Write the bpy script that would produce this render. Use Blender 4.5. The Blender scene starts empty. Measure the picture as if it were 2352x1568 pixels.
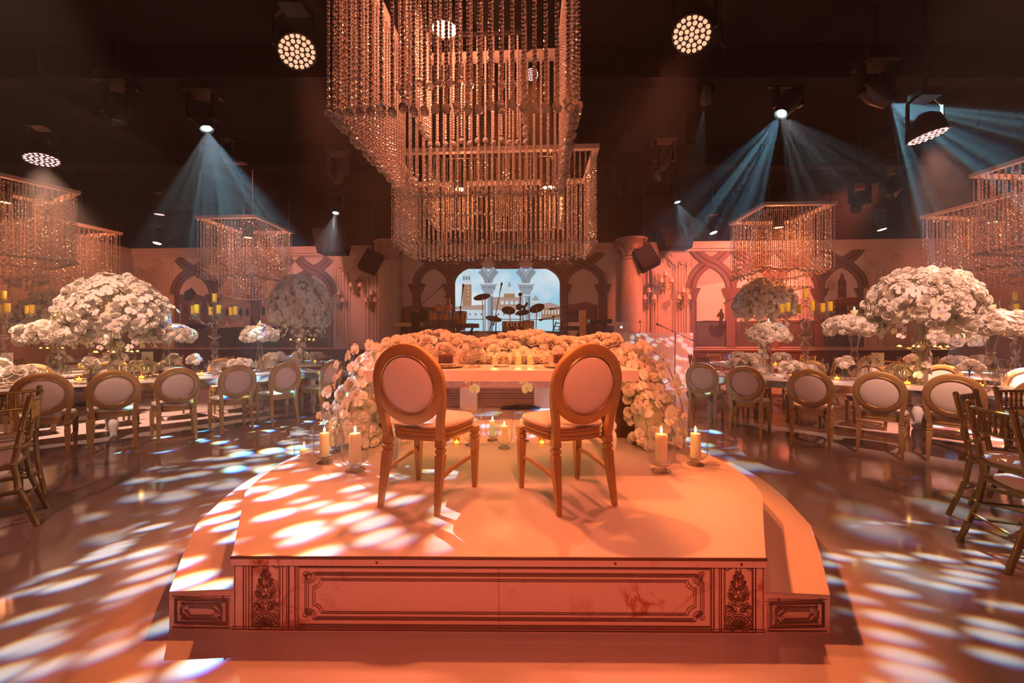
import bpy, math, random
from mathutils import Vector, Matrix, Quaternion
random.seed(7)
R = math.radians
C = bpy.context.scene.collection
SC = bpy.context.scene

# ------------------------------------------------------------------ camera
EYE = 1.35
FPX = 910.0
cd = bpy.data.cameras.new('camera'); cam = bpy.data.objects.new('camera', cd); C.objects.link(cam)
cam.location = (0, 0, EYE); cam.rotation_euler = (R(90), 0, 0)
cd.sensor_width = 36; cd.lens = 36*FPX/2352; cd.shift_y = -9/2352; cd.clip_end = 60; cd.clip_start = .05
SC.camera = cam
# ------------------------------------------------------------------ world and exposure
w = bpy.data.worlds.new('world'); SC.world = w; w.use_nodes = True
bgn = w.node_tree.nodes['Background']
bgn.inputs[0].default_value = (1, .38, .30, 1); bgn.inputs[1].default_value = .010
SC.view_settings.view_transform = 'Standard'; SC.view_settings.look = 'None'
SC.view_settings.gamma = 1; SC.view_settings.use_curve_mapping = False
SC.view_settings.exposure = 0.0
try:
    cy = SC.cycles
    cy.use_denoising = True
    cy.max_bounces = 6; cy.diffuse_bounces = 3; cy.glossy_bounces = 3; cy.transmission_bounces = 4
    cy.transparent_max_bounces = 14; cy.volume_bounces = 0
    cy.sample_clamp_indirect = 4; cy.sample_clamp_direct = 12
    cy.caustics_reflective = False; cy.caustics_refractive = False
    cy.use_adaptive_sampling = True; cy.adaptive_threshold = .08; cy.adaptive_min_samples = 20
except Exception:
    pass

def gobo(light, scale, seed, sharp=.42, stretch=1.0, dens=.5, soft=.14):
    """a slide of water flecks in front of the lamp"""
    light.use_nodes = True
    nt = light.node_tree; N = nt.nodes; L = nt.links
    em = next(n for n in N if n.type == 'EMISSION')
    tc = N.new('ShaderNodeTexCoord')
    sep = N.new('ShaderNodeSeparateXYZ'); L.new(tc.outputs['Normal'], sep.inputs[0])
    dx = N.new('ShaderNodeMath'); dx.operation = 'DIVIDE'; L.new(sep.outputs[0], dx.inputs[0]); L.new(sep.outputs[2], dx.inputs[1])
    dy = N.new('ShaderNodeMath'); dy.operation = 'DIVIDE'; L.new(sep.outputs[1], dy.inputs[0]); L.new(sep.outputs[2], dy.inputs[1])
    comb = N.new('ShaderNodeCombineXYZ'); L.new(dx.outputs[0], comb.inputs[0]); L.new(dy.outputs[0], comb.inputs[1])
    comb.inputs[2].default_value = seed
    chans = []
    for k in range(3):
        mp = N.new('ShaderNodeMapping'); L.new(comb.outputs[0], mp.inputs[0])
        mp.inputs['Scale'].default_value = (scale*stretch, scale, 1)
        mp.inputs['Location'].default_value = (0, .09*(k-1), 0)
        vo = N.new('ShaderNodeTexVoronoi'); vo.feature = 'F1'; L.new(mp.outputs[0], vo.inputs['Vector']); vo.inputs['Scale'].default_value = 1
        mr = N.new('ShaderNodeMapRange'); mr.interpolation_type = 'SMOOTHSTEP'
        mr.inputs['From Min'].default_value = sharp+soft; mr.inputs['From Max'].default_value = sharp-soft
        L.new(vo.outputs['Distance'], mr.inputs['Value']); chans.append(mr.outputs[0])
    cc = N.new('ShaderNodeCombineColor')
    for k in range(3): L.new(chans[k], cc.inputs[k])
    no = N.new('ShaderNodeTexNoise'); no.inputs['Scale'].default_value = scale*.33; L.new(comb.outputs[0], no.inputs['Vector'])
    m2 = N.new('ShaderNodeMapRange'); m2.inputs['From Min'].default_value = dens-.06; m2.inputs['From Max'].default_value = dens+.10; L.new(no.outputs[0], m2.inputs['Value'])
    L.new(cc.outputs[0], em.inputs['Color']); L.new(m2.outputs[0], em.inputs['Strength'])

def spot(loc, target, col, energy, angle=60, blend=.5, size=.05, parent=None, shape=None):
    ld = bpy.data.lights.new('spot_lamp', 'SPOT'); ld.energy = energy; ld.color = col
    ld.spot_size = R(angle); ld.spot_blend = blend; ld.shadow_soft_size = size
    o = bpy.data.objects.new('spot_lamp', ld); C.objects.link(o); o.location = loc
    d = Vector(target)-Vector(loc)
    o.rotation_euler = d.to_track_quat('-Z', 'Y').to_euler()
    if shape: gobo(ld, *shape)
    return o
def point(loc, col, energy, size=.02):
    ld = bpy.data.lights.new('flame_or_spill_lamp', 'POINT'); ld.energy = energy; ld.color = col; ld.shadow_soft_size = size
    o = bpy.data.objects.new('flame_or_spill_lamp', ld); C.objects.link(o); o.location = loc; return o

SALMON = (1, .235, .12); ORANGE = (1, .225, .06); PINK = (1, .30, .21); BLUSH = (1, .55, .38); ICE = (.30, .74, 1); WHITE = (.80, .93, 1); RED = (1, .18, .095)
# name: (location, aim, colour, watts, angle, blend, radius, gobo)
LAMPS = dict(
    wash_a=((-2.26, 4.20, 4.34), (-.1, 2.9, .3), SALMON, 1250, 36, .6, .10, None),
    wash_b=((1.80, 4.0, 4.37), (.0, 2.6, .3), SALMON, 1000, 38, .6, .10, None),
    crystal_one=((-.54, 3.40, 4.02), (-.20, 2.95, .3), ORANGE, 3900, 60, .3, .06, None),
    crystal_two_a=((-.93, 7.0, 4.0), (-.9, 6.6, .0), SALMON, 200, 80, .5, .06, None),
    crystal_two_b=((.65, 7.0, 4.0), (.65, 6.6, .0), SALMON, 200, 80, .5, .06, None),
    crystal_left=((-7.0, 10.5, 4.0), (-6.6, 9.8, 0), SALMON, 450, 90, .5, .06, None),
    crystal_right=((6.45, 9.3, 4.0), (5.6, 8.2, 0), ORANGE, 900, 100, .5, .06, None),
    wash_c=((-7.35, 6.2, 4.08), (-6.4, 5.9, 0), BLUSH, 3400, 62, .6, .10, None),
    wash_d=((5.47, 5.2, 3.94), (6.1, 4.9, .6), (1, .40, .27), 2600, 56, .7, .10, None),
    beam_left=((-5.0, 6.5, 4.74), (-3.2, 6.0, 0), ICE, 23000, 47, .2, .015, (17, 3.0, .34, 1, .46)),
    beam_right=((4.4, 6.5, 4.99), (1.3, 5.7, .5), ICE, 15000, 38, .2, .015, (16, 5.0, .36, 1, .44)),
    beam_far_right=((5.27, 5.5, 4.6), (7.6, 4.9, 2.0), ICE, 26000, 66, .2, .015, (12, 8.0, .36, 1, .47)),
    beam_back_left=((-4.9, 11.0, 4.77), (-4.7, 10.2, 2.0), ICE, 3500, 34, .3, .02, (16, 2.0, .40, 1, .42)),
    beam_back_right=((4.6, 11.0, 5.07), (4.9, 10.4, 2.0), ICE, 3500, 34, .3, .02, (16, 4.0, .40, 1, .42)),
)
LAMP = {k: spot(*v[:7], shape=v[7]) for k, v in LAMPS.items()}
# ripple and wall lamps, with unseen fill, pin and bloom lamps added to brighten
BACK = dict(
    front_fill_a=((.6, -2.4, 5.0), (-.05, 2.6, .4), RED, 1250, 36, .7, .15, None),  # front fills are unseen lamps added behind the camera
    garland_fill_front=((.3, -1.5, 5.2), (-.05, 3.75, 1.2), ORANGE, 900, 25, .5, .1, None),  # unseen spot added to brighten the garland's front
    garland_fill_back=((.3, 6.0, 5.3), (-.05, 3.9, 1.2), ORANGE, 1900, 44, .5, .1, None),  # added spot, brightens the garland from the stage side
    front_fill_b=((-2.6, -1.6, 5.0), (-4.2, 4.8, .6), PINK, 460, 70, .7, .15, None),
    front_fill_c=((3.6, -1.2, 5.0), (4.2, 4.8, .6), SALMON, 400, 70, .7, .15, None),
    ripple_a=((-5.0, 6.5, 4.74), (-1.45, 2.35, .2), WHITE, 6200, 21, .25, .012, (84, 1.0, .40, .32, .22, .17)),
    ripple_b=((4.4, 6.5, 4.99), (2.65, 1.5, 0), WHITE, 4600, 19, .15, .012, (84, 6.0, .36, .30, .25, .18)),
    ripple_c=((-4.9, 11.0, 4.77), (-2.75, 4.5, 0), WHITE, 9500, 15, .2, .012, (74, 9.0, .38, .35, .22, .18)),
    ripple_e=((4.6, 11.0, 5.07), (3.2, 4.2, 0), WHITE, 5000, 17, .3, .012, (34, 15.0, .40, .5, .46, .12)),
    bloom_fill_left=((-3.9, 2.4, 5.3), (-5.5, 5.6, 1.8), BLUSH, 1700, 42, .6, .12, None),  # bloom spots are unseen, added to brighten the guest-table flowers
    bloom_fill_right=((3.1, 1.4, 5.3), (5.2, 4.95, 1.8), (1, .50, .36), 1900, 42, .6, .12, None),
    ripple_d=((3.2, 6.6, 5.2), (4.5, 11.3, .75), WHITE, 1500, 22, .2, .012, (60, 12.0, .38, .5, .25)),
    wall_a=((9.0, 9.6, 5.2), (6.6, 12.4, 2.2), RED, 2600, 84, .7, .2, None),
    wall_b=((3.6, 9.8, 5.2), (4.9, 12.4, 2.4), RED, 650, 60, .7, .2, None),
    wall_c=((-6.5, 9.2, 5.4), (-6.6, 13, 3.5), PINK, 620, 76, .8, .2, None),
    wall_d=((-10.5, 9.0, 5.2), (-12.4, 11.5, 2.0), SALMON, 300, 90, .7, .2, None),
    wall_e=((11.5, 8.0, 5.2), (13.6, 10.5, 2.0), SALMON, 300, 90, .7, .2, None),
)
for k, v in BACK.items(): LAMP[k] = spot(*v[:7], shape=v[7])

# ------------------------------------------------------------------ helpers
class MB:
    def __init__(s): s.v = []; s.f = []; s.mi = []; s.M = None; s.m = 0
    def add(s, vs, fs):
        o = len(s.v)
        if s.M is not None: vs = [s.M @ Vector(v) for v in vs]
        s.v += [tuple(v) for v in vs]
        for f in fs: s.f.append(tuple(i+o for i in f)); s.mi.append(s.m)
    def box(s, c, d, t=1.0, t2=None, rz=0):
        hx, hy, hz = d[0]/2, d[1]/2, d[2]/2; t2 = t if t2 is None else t2
        vs = []
        for z, k, k2 in ((-hz, 1, 1), (hz, t, t2)):
            for x, y in ((-hx, -hy), (hx, -hy), (hx, hy), (-hx, hy)):
                x, y = x*k, y*k2
                if rz: x, y = x*math.cos(rz)-y*math.sin(rz), x*math.sin(rz)+y*math.cos(rz)
                vs.append((c[0]+x, c[1]+y, c[2]+z))
        s.add(vs, [(3, 2, 1, 0), (4, 5, 6, 7), (0, 1, 5, 4), (1, 2, 6, 5), (2, 3, 7, 6), (3, 0, 4, 7)])
    def lathe(s, prof, n=16, c=(0, 0, 0), cap=True, sx=1, sy=1, a0=0):
        vs = []; fs = []
        for r, z in prof:
            for i in range(n):
                a = 2*math.pi*i/n+a0
                vs.append((c[0]+r*sx*math.cos(a), c[1]+r*sy*math.sin(a), c[2]+z))
        for k in range(len(prof)-1):
            for i in range(n):
                j = (i+1) % n
                fs.append((k*n+i, k*n+j, (k+1)*n+j, (k+1)*n+i))
        if cap:
            if prof[0][0] > 1e-4: fs.append(tuple(range(n-1, -1, -1)))
            if prof[-1][0] > 1e-4: fs.append(tuple((len(prof)-1)*n+i for i in range(n)))
        s.add(vs, fs)
    def tube(s, pts, r, n=6, cap=True, flat=1.0, up=None):
        pts = [Vector(p) for p in pts]; rs = r if isinstance(r, (list, tuple)) else [r]*len(pts)
        vs = []; fs = []; ref = None
        for k, p in enumerate(pts):
            a = pts[min(k+1, len(pts)-1)]-pts[max(k-1, 0)]
            a = a.normalized() if a.length > 1e-9 else Vector((0, 0, 1))
            if ref is None:
                ref = Vector(up) if up else (Vector((0, 0, 1)) if abs(a.z) < .9 else Vector((1, 0, 0)))
            u = a.cross(ref)
            u = u.normalized() if u.length > 1e-6 else a.orthogonal().normalized()
            v = u.cross(a).normalized(); ref = v
            for i in range(n):
                t = 2*math.pi*i/n+math.pi/n
                vs.append(p+u*rs[k]*math.cos(t)+v*rs[k]*flat*math.sin(t))
        for k in range(len(pts)-1):
            for i in range(n):
                j = (i+1) % n
                fs.append((k*n+i, k*n+j, (k+1)*n+j, (k+1)*n+i))
        if cap: fs.append(tuple(range(n-1, -1, -1))); fs.append(tuple((len(pts)-1)*n+i for i in range(n)))
        s.add(vs, fs)
    def prism(s, poly, z0, z1, inset=0):
        n = len(poly)
        vs = [(x, y, z0) for x, y in poly]+[(x, y, z1) for x, y in poly]
        fs = [tuple(range(n-1, -1, -1)), tuple(range(n, 2*n))]+[(i, (i+1) % n, n+(i+1) % n, n+i) for i in range(n)]
        s.add(vs, fs)
    def ball(s, c, r, n=10, m=6, sx=1, sy=1, sz=1):
        s.lathe([(max(1e-5, r*math.sin(math.pi*k/m)), -r*sz*math.cos(math.pi*k/m)) for k in range(m+1)], n, c, False, sx, sy)
    def mesh(s, name, mats, smooth=True, ang=40):
        me = bpy.data.meshes.new(name); me.from_pydata(s.v, [], s.f)
        for m in (mats if isinstance(mats, (list, tuple)) else [mats]): me.materials.append(m)
        if max(s.mi, default=0) > 0: me.polygons.foreach_set('material_index', s.mi)
        if smooth:
            me.polygons.foreach_set('use_smooth', [True]*len(s.f))
            me.set_sharp_from_angle(angle=R(ang))
        me.update(); return me
    def build(s, name, mats, parent=None, smooth=True, ang=40, label=None):
        return place(name, s.mesh(name, mats, smooth, ang), parent, label=label)

def place(name, me, parent=None, loc=None, q=None, scale=None, label=None):
    o = bpy.data.objects.new(name, me); C.objects.link(o)
    if parent is not None: o.parent = parent
    if loc is not None: o.location = loc
    if q is not None: o.rotation_mode = 'QUATERNION'; o.rotation_quaternion = q
    if scale is not None: o.scale = (scale, scale, scale) if not isinstance(scale, tuple) else scale
    if label: o['label'] = label
    return o
def thing(name, label, cat, loc=(0, 0, 0), rz=0, group=None):
    o = bpy.data.objects.new(name, None); C.objects.link(o)
    o.empty_display_size = .1
    o.location = loc; o.rotation_euler = (0, 0, rz); o['label'] = label; o['category'] = cat
    if group: o['group'] = group
    return o
def tag(o, label, cat, group=None, kind=None):
    o['label'] = label
    o['category'] = cat
    if group: o['group'] = group
    if kind: o['kind'] = kind
    return o
def struct(name, mb, m, parent=None, smooth=False, label=None):
    o = mb.build(name, m, parent, smooth)
    if parent is None: o['kind'] = 'structure'
    if label: o['label'] = label
    return o
def copy_tree(root, loc=None, rz=None, label=None, group=None, scale=None):
    r = root.copy(); C.objects.link(r)
    for ch in root.children:
        if ch.type == 'LIGHT': continue
        c = ch.copy(); C.objects.link(c); c.parent = r
        for g in ch.children:
            d = g.copy(); C.objects.link(d); d.parent = c
    if loc is not None: r.location = loc
    if rz is not None: r.rotation_euler = (0, 0, rz)
    if label: r['label'] = label
    if group: r['group'] = group
    if scale: r.scale = (scale,)*3
    return r

# ------------------------------------------------------------------ materials
def principled(name, col, rough=.5, metal=0, spec=.5, noise=None, bump=None, **kw):
    m = bpy.data.materials.new(name); m.use_nodes = True
    nt = m.node_tree; b = nt.nodes['Principled BSDF']
    b.inputs['Base Color'].default_value = (*col, 1); b.inputs['Roughness'].default_value = rough
    b.inputs['Metallic'].default_value = metal; b.inputs['Specular IOR Level'].default_value = spec
    for k, v in kw.items(): b.inputs[k.replace('_', ' ')].default_value = v
    if noise:
        sc, amt = noise
        tc = nt.nodes.new('ShaderNodeTexCoord'); no = nt.nodes.new('ShaderNodeTexNoise'); no.inputs['Scale'].default_value = sc; no.inputs['Detail'].default_value = 4
        nt.links.new(tc.outputs['Object'], no.inputs['Vector'])
        mx = nt.nodes.new('ShaderNodeMix'); mx.data_type = 'RGBA'
        mx.inputs[6].default_value = (*[c*(1-amt) for c in col], 1); mx.inputs[7].default_value = (*[min(1, c*(1+amt)) for c in col], 1)
        nt.links.new(no.outputs[0], mx.inputs[0]); nt.links.new(mx.outputs[2], b.inputs['Base Color'])
        if bump:
            bp = nt.nodes.new('ShaderNodeBump'); bp.inputs['Strength'].default_value = bump; bp.inputs['Distance'].default_value = .01
            nt.links.new(no.outputs[0], bp.inputs['Height']); nt.links.new(bp.outputs[0], b.inputs['Normal'])
    return m
def emit(name, col, s):
    m = bpy.data.materials.new(name); m.use_nodes = True; nt = m.node_tree
    nt.nodes.remove(nt.nodes['Principled BSDF'])
    e = nt.nodes.new('ShaderNodeEmission'); e.inputs[0].default_value = (*col, 1); e.inputs[1].default_value = s
    nt.links.new(e.outputs[0], nt.nodes['Material Output'].inputs[0]); return m
def thin_glass(name, tint=(1, 1, 1), edge=.95, rough=.02, boost=.07):
    """clear glass wall: see-through, mirror-like towards its grazing edges"""
    m = bpy.data.materials.new(name); m.use_nodes = True; nt = m.node_tree
    nt.nodes.remove(nt.nodes['Principled BSDF'])
    t = nt.nodes.new('ShaderNodeBsdfTransparent'); t.inputs[0].default_value = (*tint, 1)
    g = nt.nodes.new('ShaderNodeBsdfGlossy'); g.inputs['Roughness'].default_value = rough
    lw = nt.nodes.new('ShaderNodeLayerWeight'); lw.inputs['Blend'].default_value = .5
    pw = nt.nodes.new('ShaderNodeMath'); pw.operation = 'POWER'; pw.inputs[1].default_value = 2.6
    mu = nt.nodes.new('ShaderNodeMath'); mu.operation = 'MULTIPLY_ADD'; mu.inputs[1].default_value = edge; mu.inputs[2].default_value = boost
    mx = nt.nodes.new('ShaderNodeMixShader'); L = nt.links
    L.new(lw.outputs['Facing'], pw.inputs[0]); L.new(pw.outputs[0], mu.inputs[0]); L.new(mu.outputs[0], mx.inputs[0]); L.new(t.outputs[0], mx.inputs[1]); L.new(g.outputs[0], mx.inputs[2])
    L.new(mx.outputs[0], nt.nodes['Material Output'].inputs[0]); return m
def petal_mat(name, col, tr=.3):
    m = bpy.data.materials.new(name); m.use_nodes = True; nt = m.node_tree
    nt.nodes.remove(nt.nodes['Principled BSDF'])
    d = nt.nodes.new('ShaderNodeBsdfDiffuse'); d.inputs[0].default_value = (*col, 1)
    t = nt.nodes.new('ShaderNodeBsdfTranslucent'); t.inputs[0].default_value = (*col, 1)
    mx = nt.nodes.new('ShaderNodeMixShader'); mx.inputs[0].default_value = tr
    nt.links.new(d.outputs[0], mx.inputs[1]); nt.links.new(t.outputs[0], mx.inputs[2]); nt.links.new(mx.outputs[0], nt.nodes['Material Output'].inputs[0])
    return m
def marble(name, base, vein, rough, scale=1.2, thin=.045, spec=.5, amount=.8):
    m = bpy.data.materials.new(name); m.use_nodes = True; nt = m.node_tree; N = nt.nodes; L = nt.links
    b = N['Principled BSDF']; b.inputs['Roughness'].default_value = rough; b.inputs['Specular IOR Level'].default_value = spec
    tc = N.new('ShaderNodeTexCoord')
    n1 = N.new('ShaderNodeTexNoise'); n1.inputs['Scale'].default_value = scale; n1.inputs['Detail'].default_value = 7; n1.inputs['Distortion'].default_value = 1.4; L.new(tc.outputs['Object'], n1.inputs['Vector'])
    s1 = N.new('ShaderNodeMath'); s1.operation = 'SUBTRACT'; s1.inputs[1].default_value = .5; L.new(n1.outputs[0], s1.inputs[0])
    s2 = N.new('ShaderNodeMath'); s2.operation = 'ABSOLUTE'; L.new(s1.outputs[0], s2.inputs[0])
    mr = N.new('ShaderNodeMapRange'); mr.inputs['From Min'].default_value = 0; mr.inputs['From Max'].default_value = thin; mr.inputs['To Min'].default_value = 1; mr.inputs['To Max'].default_value = 0; L.new(s2.outputs[0], mr.inputs['Value'])
    n2 = N.new('ShaderNodeTexNoise'); n2.inputs['Scale'].default_value = scale*.8; n2.inputs['Detail'].default_value = 3; L.new(tc.outputs['Object'], n2.inputs['Vector'])
    m2 = N.new('ShaderNodeMapRange'); m2.inputs['From Min'].default_value = .5; m2.inputs['From Max'].default_value = .68; L.new(n2.outputs[0], m2.inputs['Value'])
    mu = N.new('ShaderNodeMath'); mu.operation = 'MULTIPLY'; L.new(mr.outputs[0], mu.inputs[0]); L.new(m2.outputs[0], mu.inputs[1])
    m3 = N.new('ShaderNodeMath'); m3.operation = 'MULTIPLY'; m3.inputs[1].default_value = amount; L.new(mu.outputs[0], m3.inputs[0])
    mx = N.new('ShaderNodeMix'); mx.data_type = 'RGBA'; mx.inputs[6].default_value = (*base, 1); mx.inputs[7].default_value = (*vein, 1)
    L.new(m3.outputs[0], mx.inputs[0]); L.new(mx.outputs[2], b.inputs['Base Color'])
    return m

M = {}
M['floor'] = marble('floor_marble', (.42, .35, .335), (.17, .11, .10), .09, .55, .03, .6)
M['deck'] = principled('white_deck_vinyl', (.54, .455, .40), .45, noise=(6, .02))
M['print'] = marble('printed_marble', (.80, .56, .49), (.45, .13, .08), .45, 3.2, .045, .4, amount=1.0)
M['line'] = principled('printed_brown_line', (.17, .065, .045), .6)
M['linesoft'] = principled('printed_soft_line', (.30, .17, .13), .6)
M['gold'] = principled('gold_paint', (.50, .31, .12), .42, .45, .5, noise=(14, .12))
M['goldbright'] = principled('gold_gloss', (.62, .42, .16), .26, .75)
M['bronze'] = principled('bamboo_gold', (.32, .22, .065), .34, .5, noise=(20, .15))
M['cloth'] = principled('cream_upholstery', (.78, .70, .64), .8, noise=(120, .06), bump=.1)
M['leather'] = principled('cream_leather', (.84, .77, .68), .42)
M['white'] = principled('white_lacquer', (.84, .80, .77), .25)
M['mirror'] = principled('mirror_silver', (.75, .72, .70), .08, 1)
M['petal'] = petal_mat('cream_petal', (.96, .92, .83), .25)
M['petalw'] = petal_mat('white_petal', (.97, .95, .92), .28)
M['petaly'] = principled('orchid_lip', (.75, .55, .20), .6)
M['green'] = principled('stem_green', (.10, .13, .05), .6)
M['foam'] = principled('cream_foliage', (.55, .50, .36), .9, noise=(40, .3))
M['twig'] = principled('dark_twig', (.07, .045, .03), .7)
M['glass'] = thin_glass('clear_glass')
M['glassr'] = thin_glass('clear_glass_thick', (.93, .91, .89), .95, .03, .18)
M['crystal'] = principled('crystal_bead', (.86, .74, .69), .10, .72, 1.0)
M['drop'] = principled('crystal_drop', (.95, .90, .88), .05, 0, .8, Transmission_Weight=.75, IOR=1.5)
M['wax'] = principled('candle_wax', (.95, .84, .60), .45, Subsurface_Weight=1.0, Subsurface_Scale=.05); M['wax'].node_tree.nodes['Principled BSDF'].inputs['Subsurface Radius'].default_value = (1.0, .55, .2)
M['waxy'] = petal_mat('yellow_wax', (.90, .72, .10), .35)
M['flame'] = emit('candle_flame', (1, .62, .20), 14)
M['tea'] = emit('tealight_glow', (1, .52, .14), 5)
M['silver'] = principled('mercury_glass', (.80, .66, .45), .22, .8, noise=(30, .4))
M['black'] = principled('matt_black', (.008, .007, .007), .7, 0, .15)
M['ceil'] = principled('ceiling_black', (.006, .0045, .004), .9, 0, .1)
M['blackm'] = principled('black_metal', (.02, .02, .02), .35, .3)
M['grille'] = principled('speaker_grille', (.014, .012, .012), .7, 0, .15, noise=(200, .5))
M['brown'] = principled('dark_brown_wood', (.13, .05, .025), .45, noise=(5, .3))
M['boxb'] = principled('brown_gift_box', (.045, .015, .012), .4)
M['frame'] = principled('pale_metal_frame', (.62, .52, .48), .45, .2)
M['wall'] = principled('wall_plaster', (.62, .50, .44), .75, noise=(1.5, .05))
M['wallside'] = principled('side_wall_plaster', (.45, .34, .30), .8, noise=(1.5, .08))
M['stone'] = principled('column_stone', (.50, .38, .31), .7, noise=(9, .3), bump=.2)
M['stoned'] = principled('capital_stone', (.42, .27, .20), .7, noise=(14, .3), bump=.2)
M['brass'] = principled('drum_brass', (.55, .36, .14), .28, .8)
M['chrome'] = principled('chrome', (.7, .7, .7), .15, 1)
M['wood'] = principled('conga_wood', (.50, .24, .07), .35, noise=(12, .25))
M['drumskin'] = principled('drum_skin', (.75, .70, .66), .6)
M['card'] = principled('white_card', (.82, .78, .70), .6)
M['shade'] = principled('sconce_shade', (.85, .70, .62), .7)
M['lens'] = emit('led_warm', (1, .50, .29), 1.25)
M['lenspink'] = emit('led_pink', (1, .55, .52), 2.0)
M['lensor'] = emit('led_orange', (1, .42, .14), 16)
M['lensblue'] = emit('led_ice', (.62, .90, 1), 12)
M['lenswhite'] = emit('led_white', (1, .92, .86), 6)

# ------------------------------------------------------------------ the room
WT, WY = -.0535, 12.8                       # the back wall runs slightly askew: y = WY + WT*x
WN = Vector((WT, -1, 0)).normalized()       # its normal, towards the hall
WD = Vector((1, WT, 0)).normalized()        # its direction, to the right
WALL0 = Vector((0, WY, 0))
def wall_point(px, py, off=0.0):
    """the point of the back wall (OFF metres proud of it) that a spot measured on the photograph lies on"""
    u = (px-1176)/FPX; v = (775-py)/FPX
    y = (WY-off*math.sqrt(1+WT*WT))/(1-WT*u)
    return Vector((u*y, y, EYE+v*y))
def along(s, off=0, z=0): return WALL0+WD*s+WN*off+Vector((0, 0, z))
WL, WR = -13.1, 13.7                        # ends of the back wall along WD
CEIL = 6.0
b = MB(); b.box((0, 5, -.05), (40, 26, .1)); struct('floor', b, M['floor'])
b = MB(); b.box((0, 5, CEIL+.05), (40, 26, .1)); struct('ceiling', b, M['ceil'])
def slab(mb, p, q, h0, h1, th, n):
    p, q = Vector(p), Vector(q); a = n*th
    vs = [p, q, q-a, p-a]; vs = [v+Vector((0, 0, h)) for h in (h0, h1) for v in vs]
    mb.add(vs, [(3, 2, 1, 0), (4, 5, 6, 7), (0, 1, 5, 4), (1, 2, 6, 5), (2, 3, 7, 6), (3, 0, 4, 7)])
b = MB(); slab(b, along(WL-.2), along(WR+.2), 0, 4.36, .2, WN); wall_back = struct('wall_back', b, M['wall'])
b = MB(); slab(b, along(-22, -.3), along(22, -.3), 0, CEIL, .1, WN); struct('wall_rear_black', b, M['ceil'])
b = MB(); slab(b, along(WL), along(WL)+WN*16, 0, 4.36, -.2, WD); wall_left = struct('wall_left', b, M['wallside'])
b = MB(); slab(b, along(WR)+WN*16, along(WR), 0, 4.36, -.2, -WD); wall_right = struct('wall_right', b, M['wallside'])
b = MB(); slab(b, along(WL, .09), along(WR, .09), 4.14, 4.36, .1, WN); slab(b, along(WL, .05), along(WR, .05), 4.06, 4.14, .1, WN); struct('trim_cornice', b, M['wall'])
b = MB(); slab(b, along(WL, .06), along(WR, .06), 0, .16, .1, WN); struct('baseboard_back', b, M['brown'])
b = MB(); slab(b, along(WL, .03), along(WR, .03), .16, .90, .05, WN); slab(b, along(WL, .05), along(WR, .05), .90, .96, .1, WN); struct('trim_wainscot', b, M['brown'])
for nm, s0, sg in (('left', WL, 1), ('right', WR, -1)):
    b = MB()
    for k in range(5):
        o = 1.0+k*2.9
        for (a0, a1, h0, h1) in ((o, o+2.4, 1.2, 1.26), (o, o+2.4, 3.8, 3.86), (o, o+.06, 1.26, 3.8), (o+2.34, o+2.4, 1.26, 3.8)):
            p = along(s0+sg*.03)+WN*a0; q = along(s0+sg*.03)+WN*a1
            slab(b, p, q, h0, h1, -.04*sg, WD)
    struct('trim_panels_'+nm, b, M['wall'])
for k, y in enumerate((3.2, 6.4, 9.6)):      # dark beams under the black ceiling
    b = MB(); b.box((0, y, 5.72), (27, .26, .5)); struct('trim_%d' % (k+1), b, M['ceil'])
b = MB()
for x in (-8.5, -2.8, 2.8, 8.5): b.box((x, 5, 5.86), (.5, 15, .24))
struct('trim_4', b, M['ceil'])

def ribbon(mb, pts, wd, off, closed=False):
    """flat band on the wall along points measured in photo pixels"""
    n = len(pts); L_, R_ = [], []
    for k in range(n):
        if closed: a = Vector(pts[(k+1) % n])-Vector(pts[k-1])
        else: a = Vector(pts[min(k+1, n-1)])-Vector(pts[max(k-1, 0)])
        a.normalize(); nn = Vector((-a.y, a.x))*wd/2; p = Vector(pts[k])
        L_.append(p+nn); R_.append(p-nn)
    vs = [wall_point(p.x, p.y, off) for p in L_]+[wall_point(p.x, p.y, off) for p in R_]
    m = n if closed else n-1
    mb.add(vs, [(k, (k+1) % n, n+(k+1) % n, n+k) for k in range(m)])
def wpoly(mb, pts, off): mb.add([wall_point(x, y, off) for x, y in pts], [tuple(range(len(pts)))])
def wrect(mb, x0, y0, x1, y1, off): wpoly(mb, [(x0, y0), (x1, y0), (x1, y1), (x0, y1)], off)
def arc_path(a, c, ys, yc, ytop, n=24, t1=1.0, th=R(64)):
    """pointed-arch line from pillar a up to the crossing and on, mirrored, towards pillar c"""
    out = []; h = ys-yc
    def half_(t): q = th*t*2; return (1-math.cos(q))/(1-math.cos(th))/2, math.sin(q)/math.sin(th)
    for k in range(n+1):
        t = t1*k/n
        if t <= .5: fx_, fy_ = half_(t)
        else:
            fx_, fy_ = half_(1-t); fx_, fy_ = 1-fx_, 2-fy_
        x = a+(c-a)*fx_; y = ys-h*fy_
        if y < ytop:
            if out: f = (out[-1][1]-ytop)/(out[-1][1]-y); out.append((out[-1][0]+(x-out[-1][0])*f, ytop))
            break
        out.append((x, y))
    return out
def capital(mb, x, y, w, off):
    """mushrooming capital whose top edge is at y"""
    k = w/30
    pts = [(x-20*k, y), (x+20*k, y), (x+19*k, y+5*k), (x+16*k, y+9*k), (x+17*k, y+12*k), (x+12*k, y+19*k), (x+9*k, y+27*k), (x+10*k, y+31*k), (x-10*k, y+31*k), (x-9*k, y+27*k), (x-12*k, y+19*k), (x-17*k, y+12*k), (x-16*k, y+9*k), (x-19*k, y+5*k)]
    wpoly(mb, pts, off)
def flatmat(name, col, noise=None): return principled(name, col, .75, noise=noise)
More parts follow.
